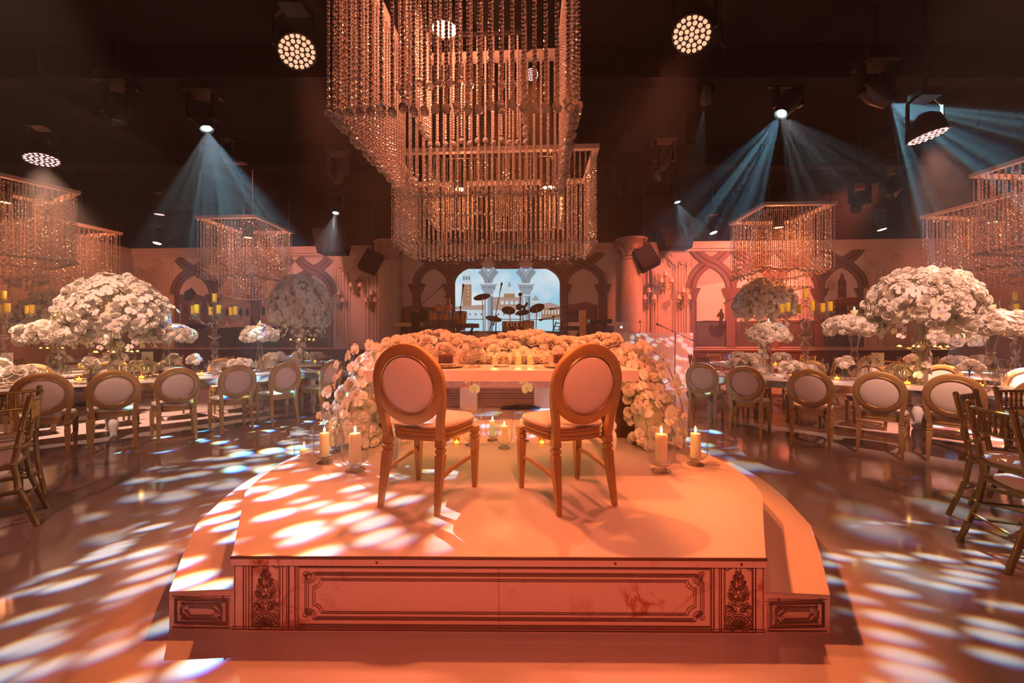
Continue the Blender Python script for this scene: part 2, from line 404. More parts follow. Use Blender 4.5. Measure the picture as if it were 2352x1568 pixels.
PM = dict(sky=flatmat('mural_sky', (.74, .66, .64), (.7, .10)), arch=flatmat('mural_arch', (.20, .115, .105), (1.2, .25)), line=flatmat('mural_arch_edge', (.09, .045, .04)),
          cap=flatmat('mural_capital', (.15, .08, .07), (6, .4)), water=flatmat('mural_water', (.105, .085, .09), (3, .5)), house=flatmat('mural_house', (.17, .085, .065), (4, .3)),
          pale=flatmat('mural_pale_stone', (.55, .43, .40), (3, .12)), dark=flatmat('mural_dark', (.04, .025, .025)), roof=flatmat('mural_red_roof', (.32, .09, .06)))
PK = list(PM); PMATS = [PM[k] for k in PK]
def mural(name, label, rect, P, ys, yc, ytop, capw, shaft, scenery):
    x0, y0, x1, y1 = rect; mb = MB()
    def mat(k): mb.m = PK.index(k)
    mat('sky'); wrect(mb, x0, y0, x1, y1, .004)
    layer = [.007]
    def put(kind, pts, up=.0008): mat(kind); wpoly(mb, pts, layer[0]); layer[0] += up
    scenery(put)
    for x in P:
        mat('arch'); a, c = max(x0, x-shaft/2), min(x1, x+shaft/2)
        wrect(mb, a, ys+capw*.9, c, y1, .036)
        mat('line'); wrect(mb, max(x0, c-3), ys+capw*.9, c, y1, .038)
    w = shaft*.86
    for k in range(len(P)-1):
        for q, (a, c) in enumerate(((P[k], P[k+1]), (P[k+1], P[k]))):
            path = arc_path(a, c, ys, yc, ytop)
            mat('line'); ribbon(mb, path, w+2.5, .030+.003*q)
            mat('arch'); ribbon(mb, path, w, .031+.003*q)
            mat('line'); ribbon(mb, path, w*.22, .032+.003*q)
    mat('cap')
    for x in P:
        if x-capw*.66 >= x0 and x+capw*.66 <= x1: capital(mb, x, ys, capw, .040)
        else:
            s = 1 if x-capw*.66 < x0 else -1; e = x0 if s > 0 else x1
            wpoly(mb, [(e, ys), (e+s*capw*.7, ys), (e+s*capw*.5, ys+capw*.4), (e+s*capw*.3, ys+capw), (e, ys+capw)], .040)
    mat('pale')
    fr = 3
    for (a, b_, c, d) in ((x0-fr, y0-fr, x1+fr, y0), (x0-fr, y1, x1+fr, y1+fr)): wrect(mb, a, b_, c, d, .02)
    o = mb.build(name, PMATS, smooth=False); tag(o, label, 'mural'); return o
def rows(put, kind, x0, x1, y0, y1, n, frac=.5, top=0):
    wd = (x1-x0)/n
    for k in range(n):
        a = x0+wd*(k+.5-frac/2); c = x0+wd*(k+.5+frac/2)
        pts = [(a, y1), (a, y0)]+([((a+c)/2, y0-top)] if top else [])+[(c, y0), (c, y1)]
        put(kind, pts, .0001)
def scene_left(put):
    put('pale', [(560, 735), (640, 722), (762, 715), (762, 758), (560, 758)])
    put('house', [(415, 690), (425, 668), (440, 660), (452, 676), (475, 682), (482, 745), (415, 752)])
    put('dark', [(424, 672), (440, 660), (450, 672), (440, 690), (424, 690)])
    rows(put, 'dark', 420, 480, 705, 716, 6, .4)
    put('pale', [(482, 722), (520, 704), (560, 690), (590, 684), (620, 692), (660, 706), (676, 716), (676, 752), (640, 736), (590, 726), (540, 738), (500, 756), (482, 756)])
    rows(put, 'dark', 500, 575, 712, 726, 5, .55, 5); rows(put, 'dark', 598, 668, 708, 724, 5, .55, 5)
    put('roof', [(560, 690), (590, 676), (622, 690), (590, 686)])
    put('house', [(690, 700), (720, 690), (762, 684), (762, 745), (690, 745)])
    rows(put, 'pale', 694, 760, 705, 714, 6, .4)
    put('water', [(400, 752), (480, 754), (600, 748), (762, 752), (762, 798), (400, 798)])
    put('dark', [(542, 762), (538, 752), (548, 764), (600, 772), (655, 766), (664, 758), (662, 772), (610, 780), (556, 776)])
    put('dark', [(415, 745), (470, 742), (480, 752), (430, 758)])
def scene_right(put):
    put('pale', [(1588, 575), (1620, 566), (1680, 570), (1740, 566), (1780, 600), (1700, 640), (1588, 660)])
    put('house', [(1924, 684), (1924, 645), (1928, 640), (1930, 632), (1934, 624), (1938, 632), (1940, 640), (1944, 645), (1944, 684)])
    rows(put, 'dark', 1926, 1942, 646, 654, 3, .4, 2)
    put('pale', [(1898, 668), (1900, 650), (1908, 640), (1918, 648), (1921, 668)])
    put('roof', [(1905, 690), (1950, 683), (1984, 684), (1984, 696), (1905, 698)])
    put('house', [(1905, 696), (1984, 694), (1984, 742), (1905, 742)]); rows(put, 'dark', 1908, 1982, 706, 718, 7, .4)
    put('house', [(1700, 738), (1780, 734), (1880, 736), (1880, 744), (1700, 744)])
    put('water', [(1588, 738), (1984, 740), (1984, 796), (1588, 796)])
    put('dark', [(1588, 739), (1620, 736), (1676, 737), (1676, 739), (1588, 741)])
    put('dark', [(1626, 752), (1632, 744), (1642, 748), (1662, 744), (1678, 738), (1678, 742), (1664, 758), (1660, 772), (1646, 776), (1632, 768)])
    put('dark', [(1652, 748), (1653, 730), (1650, 724), (1648, 728), (1646, 726), (1650, 718), (1654, 716), (1654, 711), (1657, 708), (1660, 711), (1659, 716), (1663, 720), (1663, 730), (1660, 734), (1660, 748)])
def scene_mid(put):
    put('house', [(1302, 700), (1345, 694), (1372, 700), (1372, 748), (1302, 748)]); rows(put, 'dark', 1305, 1370, 718, 726, 8, .3)
    put('roof', [(1300, 704), (1345, 692), (1374, 702), (1374, 708), (1300, 710)])
    put('house', [(922, 706), (950, 700), (1036, 712), (1036, 748), (922, 748)])
    put('water', [(920, 748), (1425, 748), (1425, 800), (920, 800)])
    for x in (1036, 1295):
        put('pale', [(x, 590), (x+24, 613), (x, 638), (x-24, 613)]); put('arch', [(x, 595), (x+19, 613), (x, 632), (x-19, 613)])
        for k in range(8):
            a = k*math.pi/4; put('pale', [(x+10*math.cos(a)+3*math.cos(a+q), 613+10*math.sin(a)+3*math.sin(a+q)) for q in (0, 2.1, 4.2)], .0001)
mural('printed_mural', 'printed canal mural with stone arches and a white bridge, left of the stage', (400, 592, 764, 798), [400, 490, 586, 677, 764], 676, 620, 592, 30, 22, scene_left)
mural('printed_mural', 'printed sunset mural with a standing gondolier silhouette, right of the stage', (1588, 566, 1984, 796), [1588, 1680, 1780, 1883, 1984], 661, 602, 566, 32, 24, scene_right)
mural('printed_mural', 'dim printed arcade mural behind the band stage, around the bright projection', (920, 578, 1425, 798), [957, 1036, 1122, 1208, 1295, 1385], 652, 606, 578, 30, 20, scene_mid)
# the bright projection in the middle of the arcade
EM = {k: emit('screen_'+k, c, s) for k, (c, s) in dict(sky=((.47, .80, .95), .85), cloud=((.80, .93, 1), .95), white=((.66, .82, .90), .80), stone=((.36, .46, .54), .72), stoned=((.20, .27, .34), .6), brick=((.50, .27, .15), .7), roof=((.52, .36, .31), .75), water=((.52, .82, .95), .85), dark=((.16, .22, .28), .6)).items()}
# soft clouds over the sky colour
def cloudy():
    m = EM['sky']; nt = m.node_tree; e = next(n for n in nt.nodes if n.type == 'EMISSION')
    tc = nt.nodes.new('ShaderNodeTexCoord'); no = nt.nodes.new('ShaderNodeTexNoise'); no.inputs['Scale'].default_value = .9; no.inputs['Detail'].default_value = 5
    cr = nt.nodes.new('ShaderNodeValToRGB'); cr.color_ramp.elements[0].position = .42; cr.color_ramp.elements[0].color = (.36, .72, .93, 1); cr.color_ramp.elements[1].position = .62; cr.color_ramp.elements[1].color = (.82, .95, 1, 1)
    nt.links.new(tc.outputs['Object'], no.inputs['Vector']); nt.links.new(no.outputs[0], cr.inputs[0]); nt.links.new(cr.outputs[0], e.inputs[0])
cloudy()
EK = list(EM); mb = MB()
def put(kind, pts, up=.0008):
    mb.m = EK.index(kind); wpoly(mb, pts, put.off); put.off += up
put.off = .046
def under(a, c, ys=652, yc=606, w=19, ytop=617):
    out = []
    path = arc_path(a, c, ys, yc, 560, n=40, t1=.5)
    for k, (x, y) in enumerate(path):
        p = Vector(path[min(k+1, len(path)-1)])-Vector(path[max(0, k-1)]); p.normalize()
        s = 1 if c > a else -1
        q = (x-s*p.y*-1*w/2 if False else x+s*abs(p.y)*w/2, y+abs(p.x)*w/2)
        if q[1] < ytop: break
        out.append(q)
    return out
l = under(1036, 1122); r = under(1295, 1208)
put('sky', [(1046, 760)]+l+list(reversed(r))+[(1286, 760)])
put('brick', [(1062, 653), (1083, 653), (1083, 704), (1062, 704)])
put('white', [(1061, 653), (1061, 628), (1065, 622), (1077, 619), (1081, 628), (1084, 653)])
for x in (1064, 1070, 1076): put('dark', [(x, 643), (x, 634), (x+3, 634), (x+3, 643)], .0001)
for y in (660, 668, 676, 685): put('white', [(1075, y), (1077, y), (1077, y+3), (1075, y+3)], .0001)
put('brick', [(1130, 684), (1205, 684), (1205, 706), (1130, 706)]); put('roof', [(1110, 700), (1130, 682), (1205, 682), (1220, 700)])
for k in range(5): put('white', [(1150+k*11, 699), (1150+k*11, 692), (1154+k*11, 690), (1157+k*11, 692), (1157+k*11, 699)], .0001)
put('brick', [(1158, 672), (1182, 672), (1183, 684), (1157, 684)])
put('white', [(1155, 674)]+[(1170-15*math.cos(t*math.pi/10), 674-17*math.sin(t*math.pi/10)) for t in range(11)]+[(1185, 674)])
put('stone', [(1166, 658), (1168, 650), (1170, 645), (1172, 650), (1174, 658)])
put('white', [(1217, 690), (1230, 673), (1243, 690), (1241, 730), (1219, 730)]); put('stone', [(1220, 690), (1230, 677), (1240, 690)])
for x in (1221, 1227, 1233, 1238): put('stone', [(x, 694), (x+2, 694), (x+2, 728), (x, 728)], .0001)
put('roof', [(1046, 704), (1100, 700), (1215, 704), (1215, 714), (1046, 712)]); put('white', [(1046, 711), (1220, 713), (1220, 733), (1046, 733)])
for k in range(13): put('dark', [(1052+k*13, 719), (1055+k*13, 719), (1055+k*13, 724), (1052+k*13, 724)], .0001)
put('roof', [(1243, 698), (1262, 694), (1286, 702), (1286, 708), (1243, 706)]); put('brick', [(1243, 706), (1286, 707), (1286, 733), (1243, 733)])
for k in range(6): put('white', [(1246+k*7, 712), (1249+k*7, 712), (1249+k*7, 721), (1246+k*7, 721)], .0001)
put('water', [(1046, 733), (1286, 733), (1286, 760), (1046, 760)]); put('dark', [(1046, 732), (1286, 732), (1286, 734), (1046, 734)])
put.off += .002
for x in (1122, 1208):
    mb.m = EK.index('stone'); wrect(mb, x-10, 675, x+10, 760, put.off)
    mb.m = EK.index('white'); wrect(mb, x-6, 680, x-2, 760, put.off+.0006); mb.m = EK.index('stoned'); wrect(mb, x+5, 680, x+10, 760, put.off+.0006)
    for c in (x-86, x+86):
        path = [p for p in arc_path(x, c, 652, 606, 560, n=60, t1=.5) if p[1] > 619]
        mb.m = EK.index('stone'); ribbon(mb, path, 19, put.off+.001)
        mb.m = EK.index('stoned'); ribbon(mb, path, 2, put.off+.0016); ribbon(mb, [(p[0]+(4 if c > x else -4), p[1]+3) for p in path], 2, put.off+.0016)
    mb.m = EK.index('stone'); capital(mb, x, 650, 30, put.off+.003)
    mb.m = EK.index('white'); wrect(mb, x-19, 650, x+19, 653, put.off+.004); wrect(mb, x-9, 676, x+9, 679, put.off+.004)
    mb.m = EK.index('stoned')
    for k in range(5): wpoly(mb, [(x-12+k*6-2, 658), (x-12+k*6+2, 658), (x-12+k*6, 664)], put.off+.004)
o = mb.build('projection_screen', [EM[k] for k in EK], smooth=False)
tag(o, 'bright blue lit screen showing domed church and bell tower between columns', 'screen')

# wall mouldings beside the murals
def moulding(x0, x1, y0, y1, arch=True, name='wall_moulding'):
    mb = MB(); cx = (x0+x1)/2; h = (x1-x0)/2
    for k, (g, r) in enumerate(((0, .022), (6, .012))):
        a, c = x0+g, x1-g; t = y0+g
        pts = [(a, y1-g), (a, t+12)]
        if arch: pts += [(a+h*.25, t+11), (a+h*.45, t+4), (cx-h*.2, t-6), (cx, t-8), (cx+h*.2, t-6), (c-h*.45, t+4), (c-h*.25, t+11)]
        pts += [(c, t+12), (c, y1-g), (a, y1-g)]
        mb.tube([wall_point(x, y, .01) for x, y in pts], r, 4, False)
    struct(name, mb, M['wall'], wall_back)
def plume(cx, cy, s):
    mb = MB()
    for k in range(9):
        a = math.pi*(.05+.9*k/8); pts = []
        for t in range(6):
            r = s*t/5; pts.append(wall_point(cx+r*math.cos(a)*1.2, cy-r*math.sin(a)+3*math.sin(t*1.3), .012))
        mb.tube(pts, [.014]*5+[.02], 4)
    struct('wall_moulding', mb, M['wall'], wall_back)
for (x0, x1) in ((308, 326), (334, 386)): moulding(x0, x1, 610, 790, x1-x0 > 30)
for (x0, x1) in ((772, 790), (798, 846), (850, 864)): moulding(x0, x1, 612, 790, x1-x0 > 30)
for (x0, x1) in ((1488, 1500), (1506, 1552), (1560, 1578)): moulding(x0, x1, 596, 780, x1-x0 > 30)
for (x0, x1) in ((1995, 2018), (2030, 2088)): moulding(x0, x1, 600, 790, x1-x0 > 30)
for c in ((360, 606, 12), (822, 606, 14), (781, 622, 8), (1529, 590, 14), (1569, 606, 8), (2060, 594, 14), (2006, 606, 9), (317, 622, 8)): plume(*c)

# columns
def column(cx, ytop, label):
    p = wall_point(cx, 775, .42); t = thing('stone_column', label, 'column', (p.x, p.y, 0), 0); t['kind'] = 'structure'
    H = EYE+(775-ytop)*p.y/FPX; r = .34
    mb = MB(); mb.lathe([(r*1.35, 0), (r*1.35, .18), (r*1.2, .2), (r*1.25, .3), (r*1.05, .36), (r, .42), (r*.97, H-.66), (r*1.06, H-.64), (r*1.06, H-.58), (r*.97, H-.56)], 28); mb.build('shaft', M['stone'], t)
    mb = MB(); mb.lathe([(r*.95, H-.57), (r*1.0, H-.3), (r*1.3, H-.1), (r*1.42, H-.06), (r*1.42, H)], 24); mb.build('capital', M['stoned'], t)
    me = None
    for row, (z0, h, n, rr) in enumerate(((H-.55, .24, 10, 1.0), (H-.36, .26, 10, 1.12))):
        for k in range(n):
            if me is None:
                m2 = MB(); pr = [(0, 0, .075), (.03, .1, .085), (.06, .19, .06), (.12, .23, .03), (.13, .19, .012)]
                vs = []
                for (o_, z, wd) in pr: vs += [(o_, -wd, z), (o_+.02, 0, z), (o_, wd, z)]
                fs = []
                for q in range(4):
                    for s in (0, 1): fs.append((q*3+s, q*3+s+1, q*3+s+4, q*3+s+3))
                m2.add(vs, fs); me = m2.mesh('acanthus_leaf', M['stoned'])
            a = 2*math.pi*(k+.5*row)/n
            place('acanthus_leaf', me, t, (r*rr*math.cos(a), r*rr*math.sin(a), z0), Quaternion((0, 0, 1), a))
column(895, 556, 'round stone column with leafy capital, left of the band stage')
column(1450, 550, 'round stone column with leafy capital, right of the band stage')

# sconces
def sconce(px, py, label):
    p = wall_point(px, py, .02); t = thing('wall_sconce', label, 'wall lamp', p, math.atan2(WT, 1), 'sconces beside the stage')
    k = p.y/FPX
    mb = MB(); mb.lathe([(.001, -.3), (.03, -.26), (.02, -.1), (.035, 0), (.02, .2), (.001, .42)], 8, (0, -.03, 0)); mb.build('back_plate', M['brass'], t)
    for dx, dz in ((-11, 0), (11, 0), (0, 16)):
        x = dx*k; z = dz*k; y = -.18 if dx else -.12
        mb = MB(); mb.tube([(0, -.03, -.05+z*.4), (x*.4, y, -.22+z), (x, y, -.16+z), (x, y, -.06+z)], .012, 6); mb.lathe([(.001, -.07), (.04, -.06), (.03, -.03), (.015, 0), (.015, .05)], 8, (x, y, z)); a = mb.build('arm', M['brass'], t)
        mb = MB(); mb.lathe([(.085, .02), (.05, .17)], 12, (x, y, z), False); mb.build('lamp_shade', M['shade'], a)
for px, py, l in ((822, 662, 'upper wall sconce with pale shades, left of the stage'), (783, 696, 'lower outer wall sconce, left of the stage by the canal mural'), (857, 696, 'lower inner wall sconce beside the left stone column'),
                  (1525, 652, 'upper wall sconce with pale shades, right of the stage'), (1487, 690, 'lower inner wall sconce beside the right stone column'), (1565, 690, 'lower outer wall sconce, right of the stage by the sunset mural')): sconce(px, py, l)

# band stage
ST = .80
stage = thing('band_stage', 'long panelled band stage with dark moulded front behind the couple table', 'stage', (-.15, 7.7, 0), 0); stage['kind'] = 'thing'
mb = MB(); mb.box((0, 2.2, ST/2-.02), (5.5, 4.4, ST-.04)); mb.build('body', M['print'], stage)
mb = MB(); mb.box((0, 2.2, ST-.02), (5.56, 4.46, .04)); mb.build('deck', M['brown'], stage)
for k, z in enumerate((.03, .10, .16, .20, .25, .30, .36, .74)):
    mb = MB(); mb.box((0, -.02, z), (5.5, .04+.012*(k % 2), .028)); mb.build('moulding_strip', M['linesoft'], stage)
for x in (-2.2, -.75, .75, 2.2):
    mb = MB(); mb.box((x, -.025, .5), (.14, .05, .4)); mb.build('pilaster', M['print'], stage)

# ------------------------------------------------------------------ round dais with its two side steps
PH, SH = .35, .175
YAW = R(-.45)
def smooth_path(pts, n=5):
    out = []
    for k in range(len(pts)-1):
        p0, p1, p2, p3 = (Vector(pts[max(0, min(len(pts)-1, k+d))]) for d in (-1, 0, 1, 2))
        for q in range(n):
            t = q/n; out.append(tuple(.5*((2*p1)+(p2-p0)*t+(2*p0-5*p1+4*p2-p3)*t*t+(3*p1-p0-3*p2+p3)*t**3)))
    out.append(tuple(pts[-1])); return out
half = [(1.22, 0), (1.44, .37)]+smooth_path([(1.66, .73), (1.735, 1.0), (1.76, 1.27), (1.74, 1.55), (1.66, 1.88), (1.52, 2.17), (1.30, 2.46), (1.0, 2.72), (.6, 2.93), (0, 3.03)])
outline = half+[(-x, y) for x, y in reversed(half[:-1])]
dais = thing('round_dais', 'low round white dais with printed marble front under the couple table', 'platform', (-.067, 1.81, 0), YAW)
def scaled(pl, d): return [(x*(1-d), y*(1-d)+d*1.2) for x, y in pl]
mb = MB(); mb.prism([(x, y) if y > .001 else (x, .004) for x, y in scaled(outline, .004)], 0, PH-.012); mb.build('body', M['print'], dais, smooth=False)
mb = MB(); mb.prism(outline, PH-.012, PH); mb.build('deck', M['deck'], dais, smooth=False)
mb = MB(); mb.box((0, -.004, PH-.006), (2.446, .006, .014)); mb.build('edge_trim', M['brown'], dais, smooth=False)
mb = MB(); mb.box((0, .0, PH-.0275), (2.44, .012, .03)); mb.build('top_rail', M['print'], dais, smooth=False)

def strip(mb, pts, wd, y0, closed=False, dp=.003):
    """thin raised line on a vertical face: points (x, z), face at y0 looking to -y"""
    n = len(pts); vs = []; idx = []
    for k in range(n):
        a = Vector(pts[(k+1) % n] if closed else pts[min(k+1, n-1)])-Vector(pts[k-1] if closed else pts[max(k-1, 0)])
        a = a.normalized() if a.length > 1e-9 else Vector((1, 0)); nn = Vector((-a.y, a.x))*wd/2; p = Vector(pts[k])
        l, r = p+nn, p-nn
        vs += [(l.x, y0, l.y), (l.x, y0-dp, l.y), (r.x, y0-dp, r.y), (r.x, y0, r.y)]
    fs = []
    for k in range(n if closed else n-1):
        i, j = 4*k, 4*((k+1) % n)
        for q in range(3): fs.append((i+q, i+q+1, j+q+1, j+q))
    mb.add(vs, fs)
def rect_line(mb, x0, z0, x1, z1, wd, y0): 
    for p in (((x0, z0), (x1, z0)), ((x0, z1), (x1, z1)), ((x0, z0), (x0, z1)), ((x1, z0), (x1, z1))): strip(mb, p, wd, y0)
def notch(x0, z0, x1, z1, r):
    out = []
    for cx, cz, a0 in ((x0, z0, 0), (x0, z1, -90), (x1, z1, 180), (x1, z0, 90)):
        for k in range(6):
            a = R(a0+90*k/5); out.append((cx+r*math.cos(a), cz+r*math.sin(a)))
    return out
def spiral(cx, cz, r, turns=1.3, a0=0, d=1, n=16):
    return [(cx+r*(1-t/n*.85)*math.cos(a0+d*turns*2*math.pi*t/n), cz+r*(1-t/n*.85)*math.sin(a0+d*turns*2*math.pi*t/n)) for t in range(n+1)]
def corner_scroll(mb, x, z, s, y0, sx, sz):
    for r, dx, dz, a in ((s, 0, 0, .5), (s*.6, s*.9, .2*s, 2), (s*.6, .2*s, s*.9, 4), (s*.4, s*1.5, .3*s, 1), (s*.4, .3*s, s*1.5, 0)):
        strip(mb, spiral(x+sx*dx, z+sz*dz, r, 1.4, a, sx*sz), s*.09, y0)
def face_frame(mb, x0, z0, x1, z1, y0, k=1.0):
    rect_line(mb, x0, z0, x1, z1, .005*k, y0); rect_line(mb, x0+.010*k, z0+.009*k, x1-.010*k, z1-.009*k, .0018*k, y0); rect_line(mb, x0+.017*k, z0+.015*k, x1-.017*k, z1-.015*k, .0014*k, y0)
    for g, wd in ((.046, .0022), (.054, .0014), (.062, .0018), (.082, .0024), (.092, .0016)):
        g *= k; strip(mb, notch(x0+g, z0+g*.8, x1-g, z1-g*.8, .035*k), wd*k, y0, True)
mb = MB()
def fx(px): return (px-1143.5)*.001989
def fz(py): return (1450-py)*.002035
FY = .004
face_frame(mb, fx(676), fz(1440), fx(1640), fz(1298), FY)
rect_line(mb, fx(662), fz(1446), fx(1652), fz(1290), .003, FY)
for px in (536, 556, 562, 656, 660, 1634, 1656, 1728, 1735, 1752): strip(mb, [(fx(px), .012), (fx(px), .31)], .004 if px in (556, 1735) else .0018, FY)
strip(mb, [(-1.22, .010), (1.22, .010)], .004, FY); strip(mb, [(-1.22, .022), (1.22, .022)], .002, FY); strip(mb, [(-1.22, .306), (1.22, .306)], .003, FY)
strip(mb, [(fx(1147), .0), (fx(1147), .335)], .0012, FY)
mb.build('printed_frame_lines', M['line'], dais, smooth=False)
for sx, px in ((1, 700), (-1, 1612)):
    for sz, py in ((1, 1412), (-1, 1318)): mb = MB(); corner_scroll(mb, fx(px), fz(py), .016, FY, sx, sz); mb.build('printed_corner_scroll', M['line'], dais, smooth=False)
def pilaster(cpx, name):
    mb = MB(); x = fx(cpx); W = .078
    rect_line(mb, x-W, fz(1446), x+W, fz(1288), .003, FY); rect_line(mb, x-W+.012, fz(1440), x+W-.012, fz(1293), .0015, FY); rect_line(mb, x-W+.017, fz(1438), x+W-.017, fz(1295), .001, FY)
    mb.build('printed_border', M['line'], dais, smooth=False)
    mb = MB(); lw_ = .0020
    def leaf(px, pz, ln, a, wd=.34):
        """outlined leaf with a midrib"""
        ca, sa = math.cos(a), math.sin(a); L_, R_ = [], []
        for t in (0, .2, .45, .7, .9, 1):
            w_ = ln*wd*math.sin(math.pi*min(1, t*.92+.04)); c = .12*ln*math.sin(t*3)
            L_.append((px+ca*ln*t-sa*(w_+c), pz+sa*ln*t+ca*(w_+c))); R_.append((px+ca*ln*t-sa*(-w_+c), pz+sa*ln*t+ca*(-w_+c)))
        strip(mb, L_, lw_, FY); strip(mb, R_, lw_, FY); strip(mb, [(px, pz), (px+ca*ln*.8, pz+sa*ln*.8)], lw_*.8, FY)
    # shell at the foot, crossing scrolls and a face-like boss above, bud on top
    for k in range(9): leaf(x, .030, .052, R(10+20*k), .22)
    strip(mb, [(x+.060*math.cos(R(q))*1.02, .030+.062*math.sin(R(q))) for q in range(-10, 191, 12)], lw_*1.3, FY)
    strip(mb, [(x+.052*math.cos(R(q)), .030+.053*math.sin(R(q))) for q in range(-10, 191, 12)], lw_, FY)
    for s in (-1, 1):
        def A(a): return a if s > 0 else math.pi-a
        for (dx, z, r, t, a0) in ((.050, .028, .016, 1.4, 0), (.032, .018, .012, 1.3, 2), (.056, .072, .013, 1.4, 2.5), (.046, .094, .015, 1.4, 4), (.030, .108, .013, 1.3, 1), (.050, .122, .012, 1.4, 5), (.036, .138, .014, 1.4, 3), (.016, .132, .010, 1.2, 0), (.022, .155, .012, 1.3, 1), (.036, .168, .013, 1.4, 4.2), (.034, .192, .014, 1.5, .4), (.018, .186, .011, 1.3, 2.2), (.030, .214, .012, 1.3, 5), (.014, .212, .010, 1.2, 3), (.026, .234, .011, 1.4, 1), (.012, .246, .009, 1.2, 2), (.018, .260, .009, 1.3, 4)):
            strip(mb, spiral(x+s*dx, z, r, t, A(a0), s), lw_, FY)
        for (dx, z, ln, a) in ((.010, .100, .030, .5), (.020, .118, .034, .2), (.008, .150, .030, .7), (.022, .176, .030, .3), (.008, .200, .028, .8), (.012, .226, .026, .5), (.004, .252, .024, .9), (.003, .270, .020, 1.2)): leaf(x+s*dx, z, ln, A(a))
        strip(mb, [(x+s*.004, .10), (x+s*.014, .13), (x-s*.010, .16), (x+s*.010, .19), (x-s*.004, .22), (x, .27)], lw_, FY)
        strip(mb, [(x+s*.062, .315), (x+s*.060, .296), (x+s*.050, .290), (x+s*.036, .300), (x+s*.022, .306)], lw_*1.2, FY)
        strip(mb, [(x, .272), (x+s*.010, .284), (x+s*.011, .297), (x+s*.004, .305), (x, .300)], lw_, FY)
    for z, r in ((.128, .006), (.160, .008), (.205, .006), (.238, .005)): mb.ball((x, FY-.001, z), r, 8, 4, 1, .3)
    mb.build(name, M['line'], dais, smooth=False)
pilaster(608, 'printed_scroll_ornament'); pilaster(1696, 'printed_scroll_ornament')
ms = MB(); ms.lathe([(.006, 0), (.006, .003), (.003, .005)], 8); ms_me = ms.mesh('screw', M['line'])
for px in (596, 867, 1413, 1700): place('screw', ms_me, dais, (fx(px), -.006, PH-.026), Quaternion((1, 0, 0), R(90)))
outer = [(1.52, .012), (1.73, .34)]+smooth_path([(1.93, .68), (2.06, 1.11), (2.12, 1.43), (2.13, 1.8), (2.05, 2.3), (1.8, 2.8), (1.4, 3.2), (.8, 3.45), (0, 3.52)])
for s, nm in ((-1, 'left'), (1, 'right')):
    st = thing('curved_step', 'lower curved white step along the %s side of the round dais' % nm, 'step', (-.067, 1.81, 0), YAW, 'curved steps of the dais')
    inner = [(x*1.004+.002, y if y > .01 else .014) for x, y in half]
    pl = [(s*x, y) for x, y in outer]+[(s*x, y+.02) for x, y in reversed(inner)]
    if s > 0: pass
    else: pl = list(reversed(pl))
    mb = MB(); mb.prism(pl, 0, SH-.01); mb.build('body', M['print'], st, smooth=False)
    mb = MB(); mb.prism(pl, SH-.01, SH); mb.build('tread', M['deck'], st, smooth=False)
    mb = MB(); x0, x1 = (1.235, 1.505)
    if s < 0: x0, x1 = -x1, -x0
    face_frame(mb, x0+.012, .03, x1-.012, .145, .012, .55); strip(mb, [(x0, .012), (x1, .012)], .003, .012); strip(mb, [(x0, .155), (x1, .155)], .002, .012)
    for sx, xx in ((1, x0+.045), (-1, x1-.045)):
        for sz, zz in ((1, .052), (-1, .124)): corner_scroll(mb, xx, zz, .007, .012, sx, sz)
    mb.build('printed_frame_lines', M['line'], st, smooth=False)
    for xx in (x0+.05, x1-.03): place('screw', ms_me, st, (xx, .008, SH-.018), Quaternion((1, 0, 0), R(90)))

# ------------------------------------------------------------------ oval-back chair
def seat_ring(k, z, n=36, dome=0):
    out = []
    for i in range(n):
        a = 2*math.pi*i/n; c, s = math.cos(a), math.sin(a)
        y = .225*math.copysign(abs(s)**.55, s)*k+.005; hw = .222+.03*(y/.22)
        out.append((hw*math.copysign(abs(c)**.55, c)*k, y, z))
    return out
def loft(mb, rings, cap0=True, cap1=True):
    n = len(rings[0]); vs = [p for r in rings for p in r]
    fs = [(k*n+i, k*n+(i+1) % n, (k+1)*n+(i+1) % n, (k+1)*n+i) for k in range(len(rings)-1) for i in range(n)]
    if cap0: fs.append(tuple(range(n-1, -1, -1)))
    if cap1: fs.append(tuple((len(rings)-1)*n+i for i in range(n)))
    mb.add(vs, fs)
BC = .730; BA, BB = .203, .207                      # oval back: centre height, half axes of the ring's middle line
def back_pt(u, v, d=0): return Vector((u, -.222-(v-.46)*.17-d, v-d*.17))
def ring_pts(a, b, d, n=40): return [back_pt(a*math.cos(2*math.pi*i/n), BC+b*math.sin(2*math.pi*i/n), d) for i in range(n)]
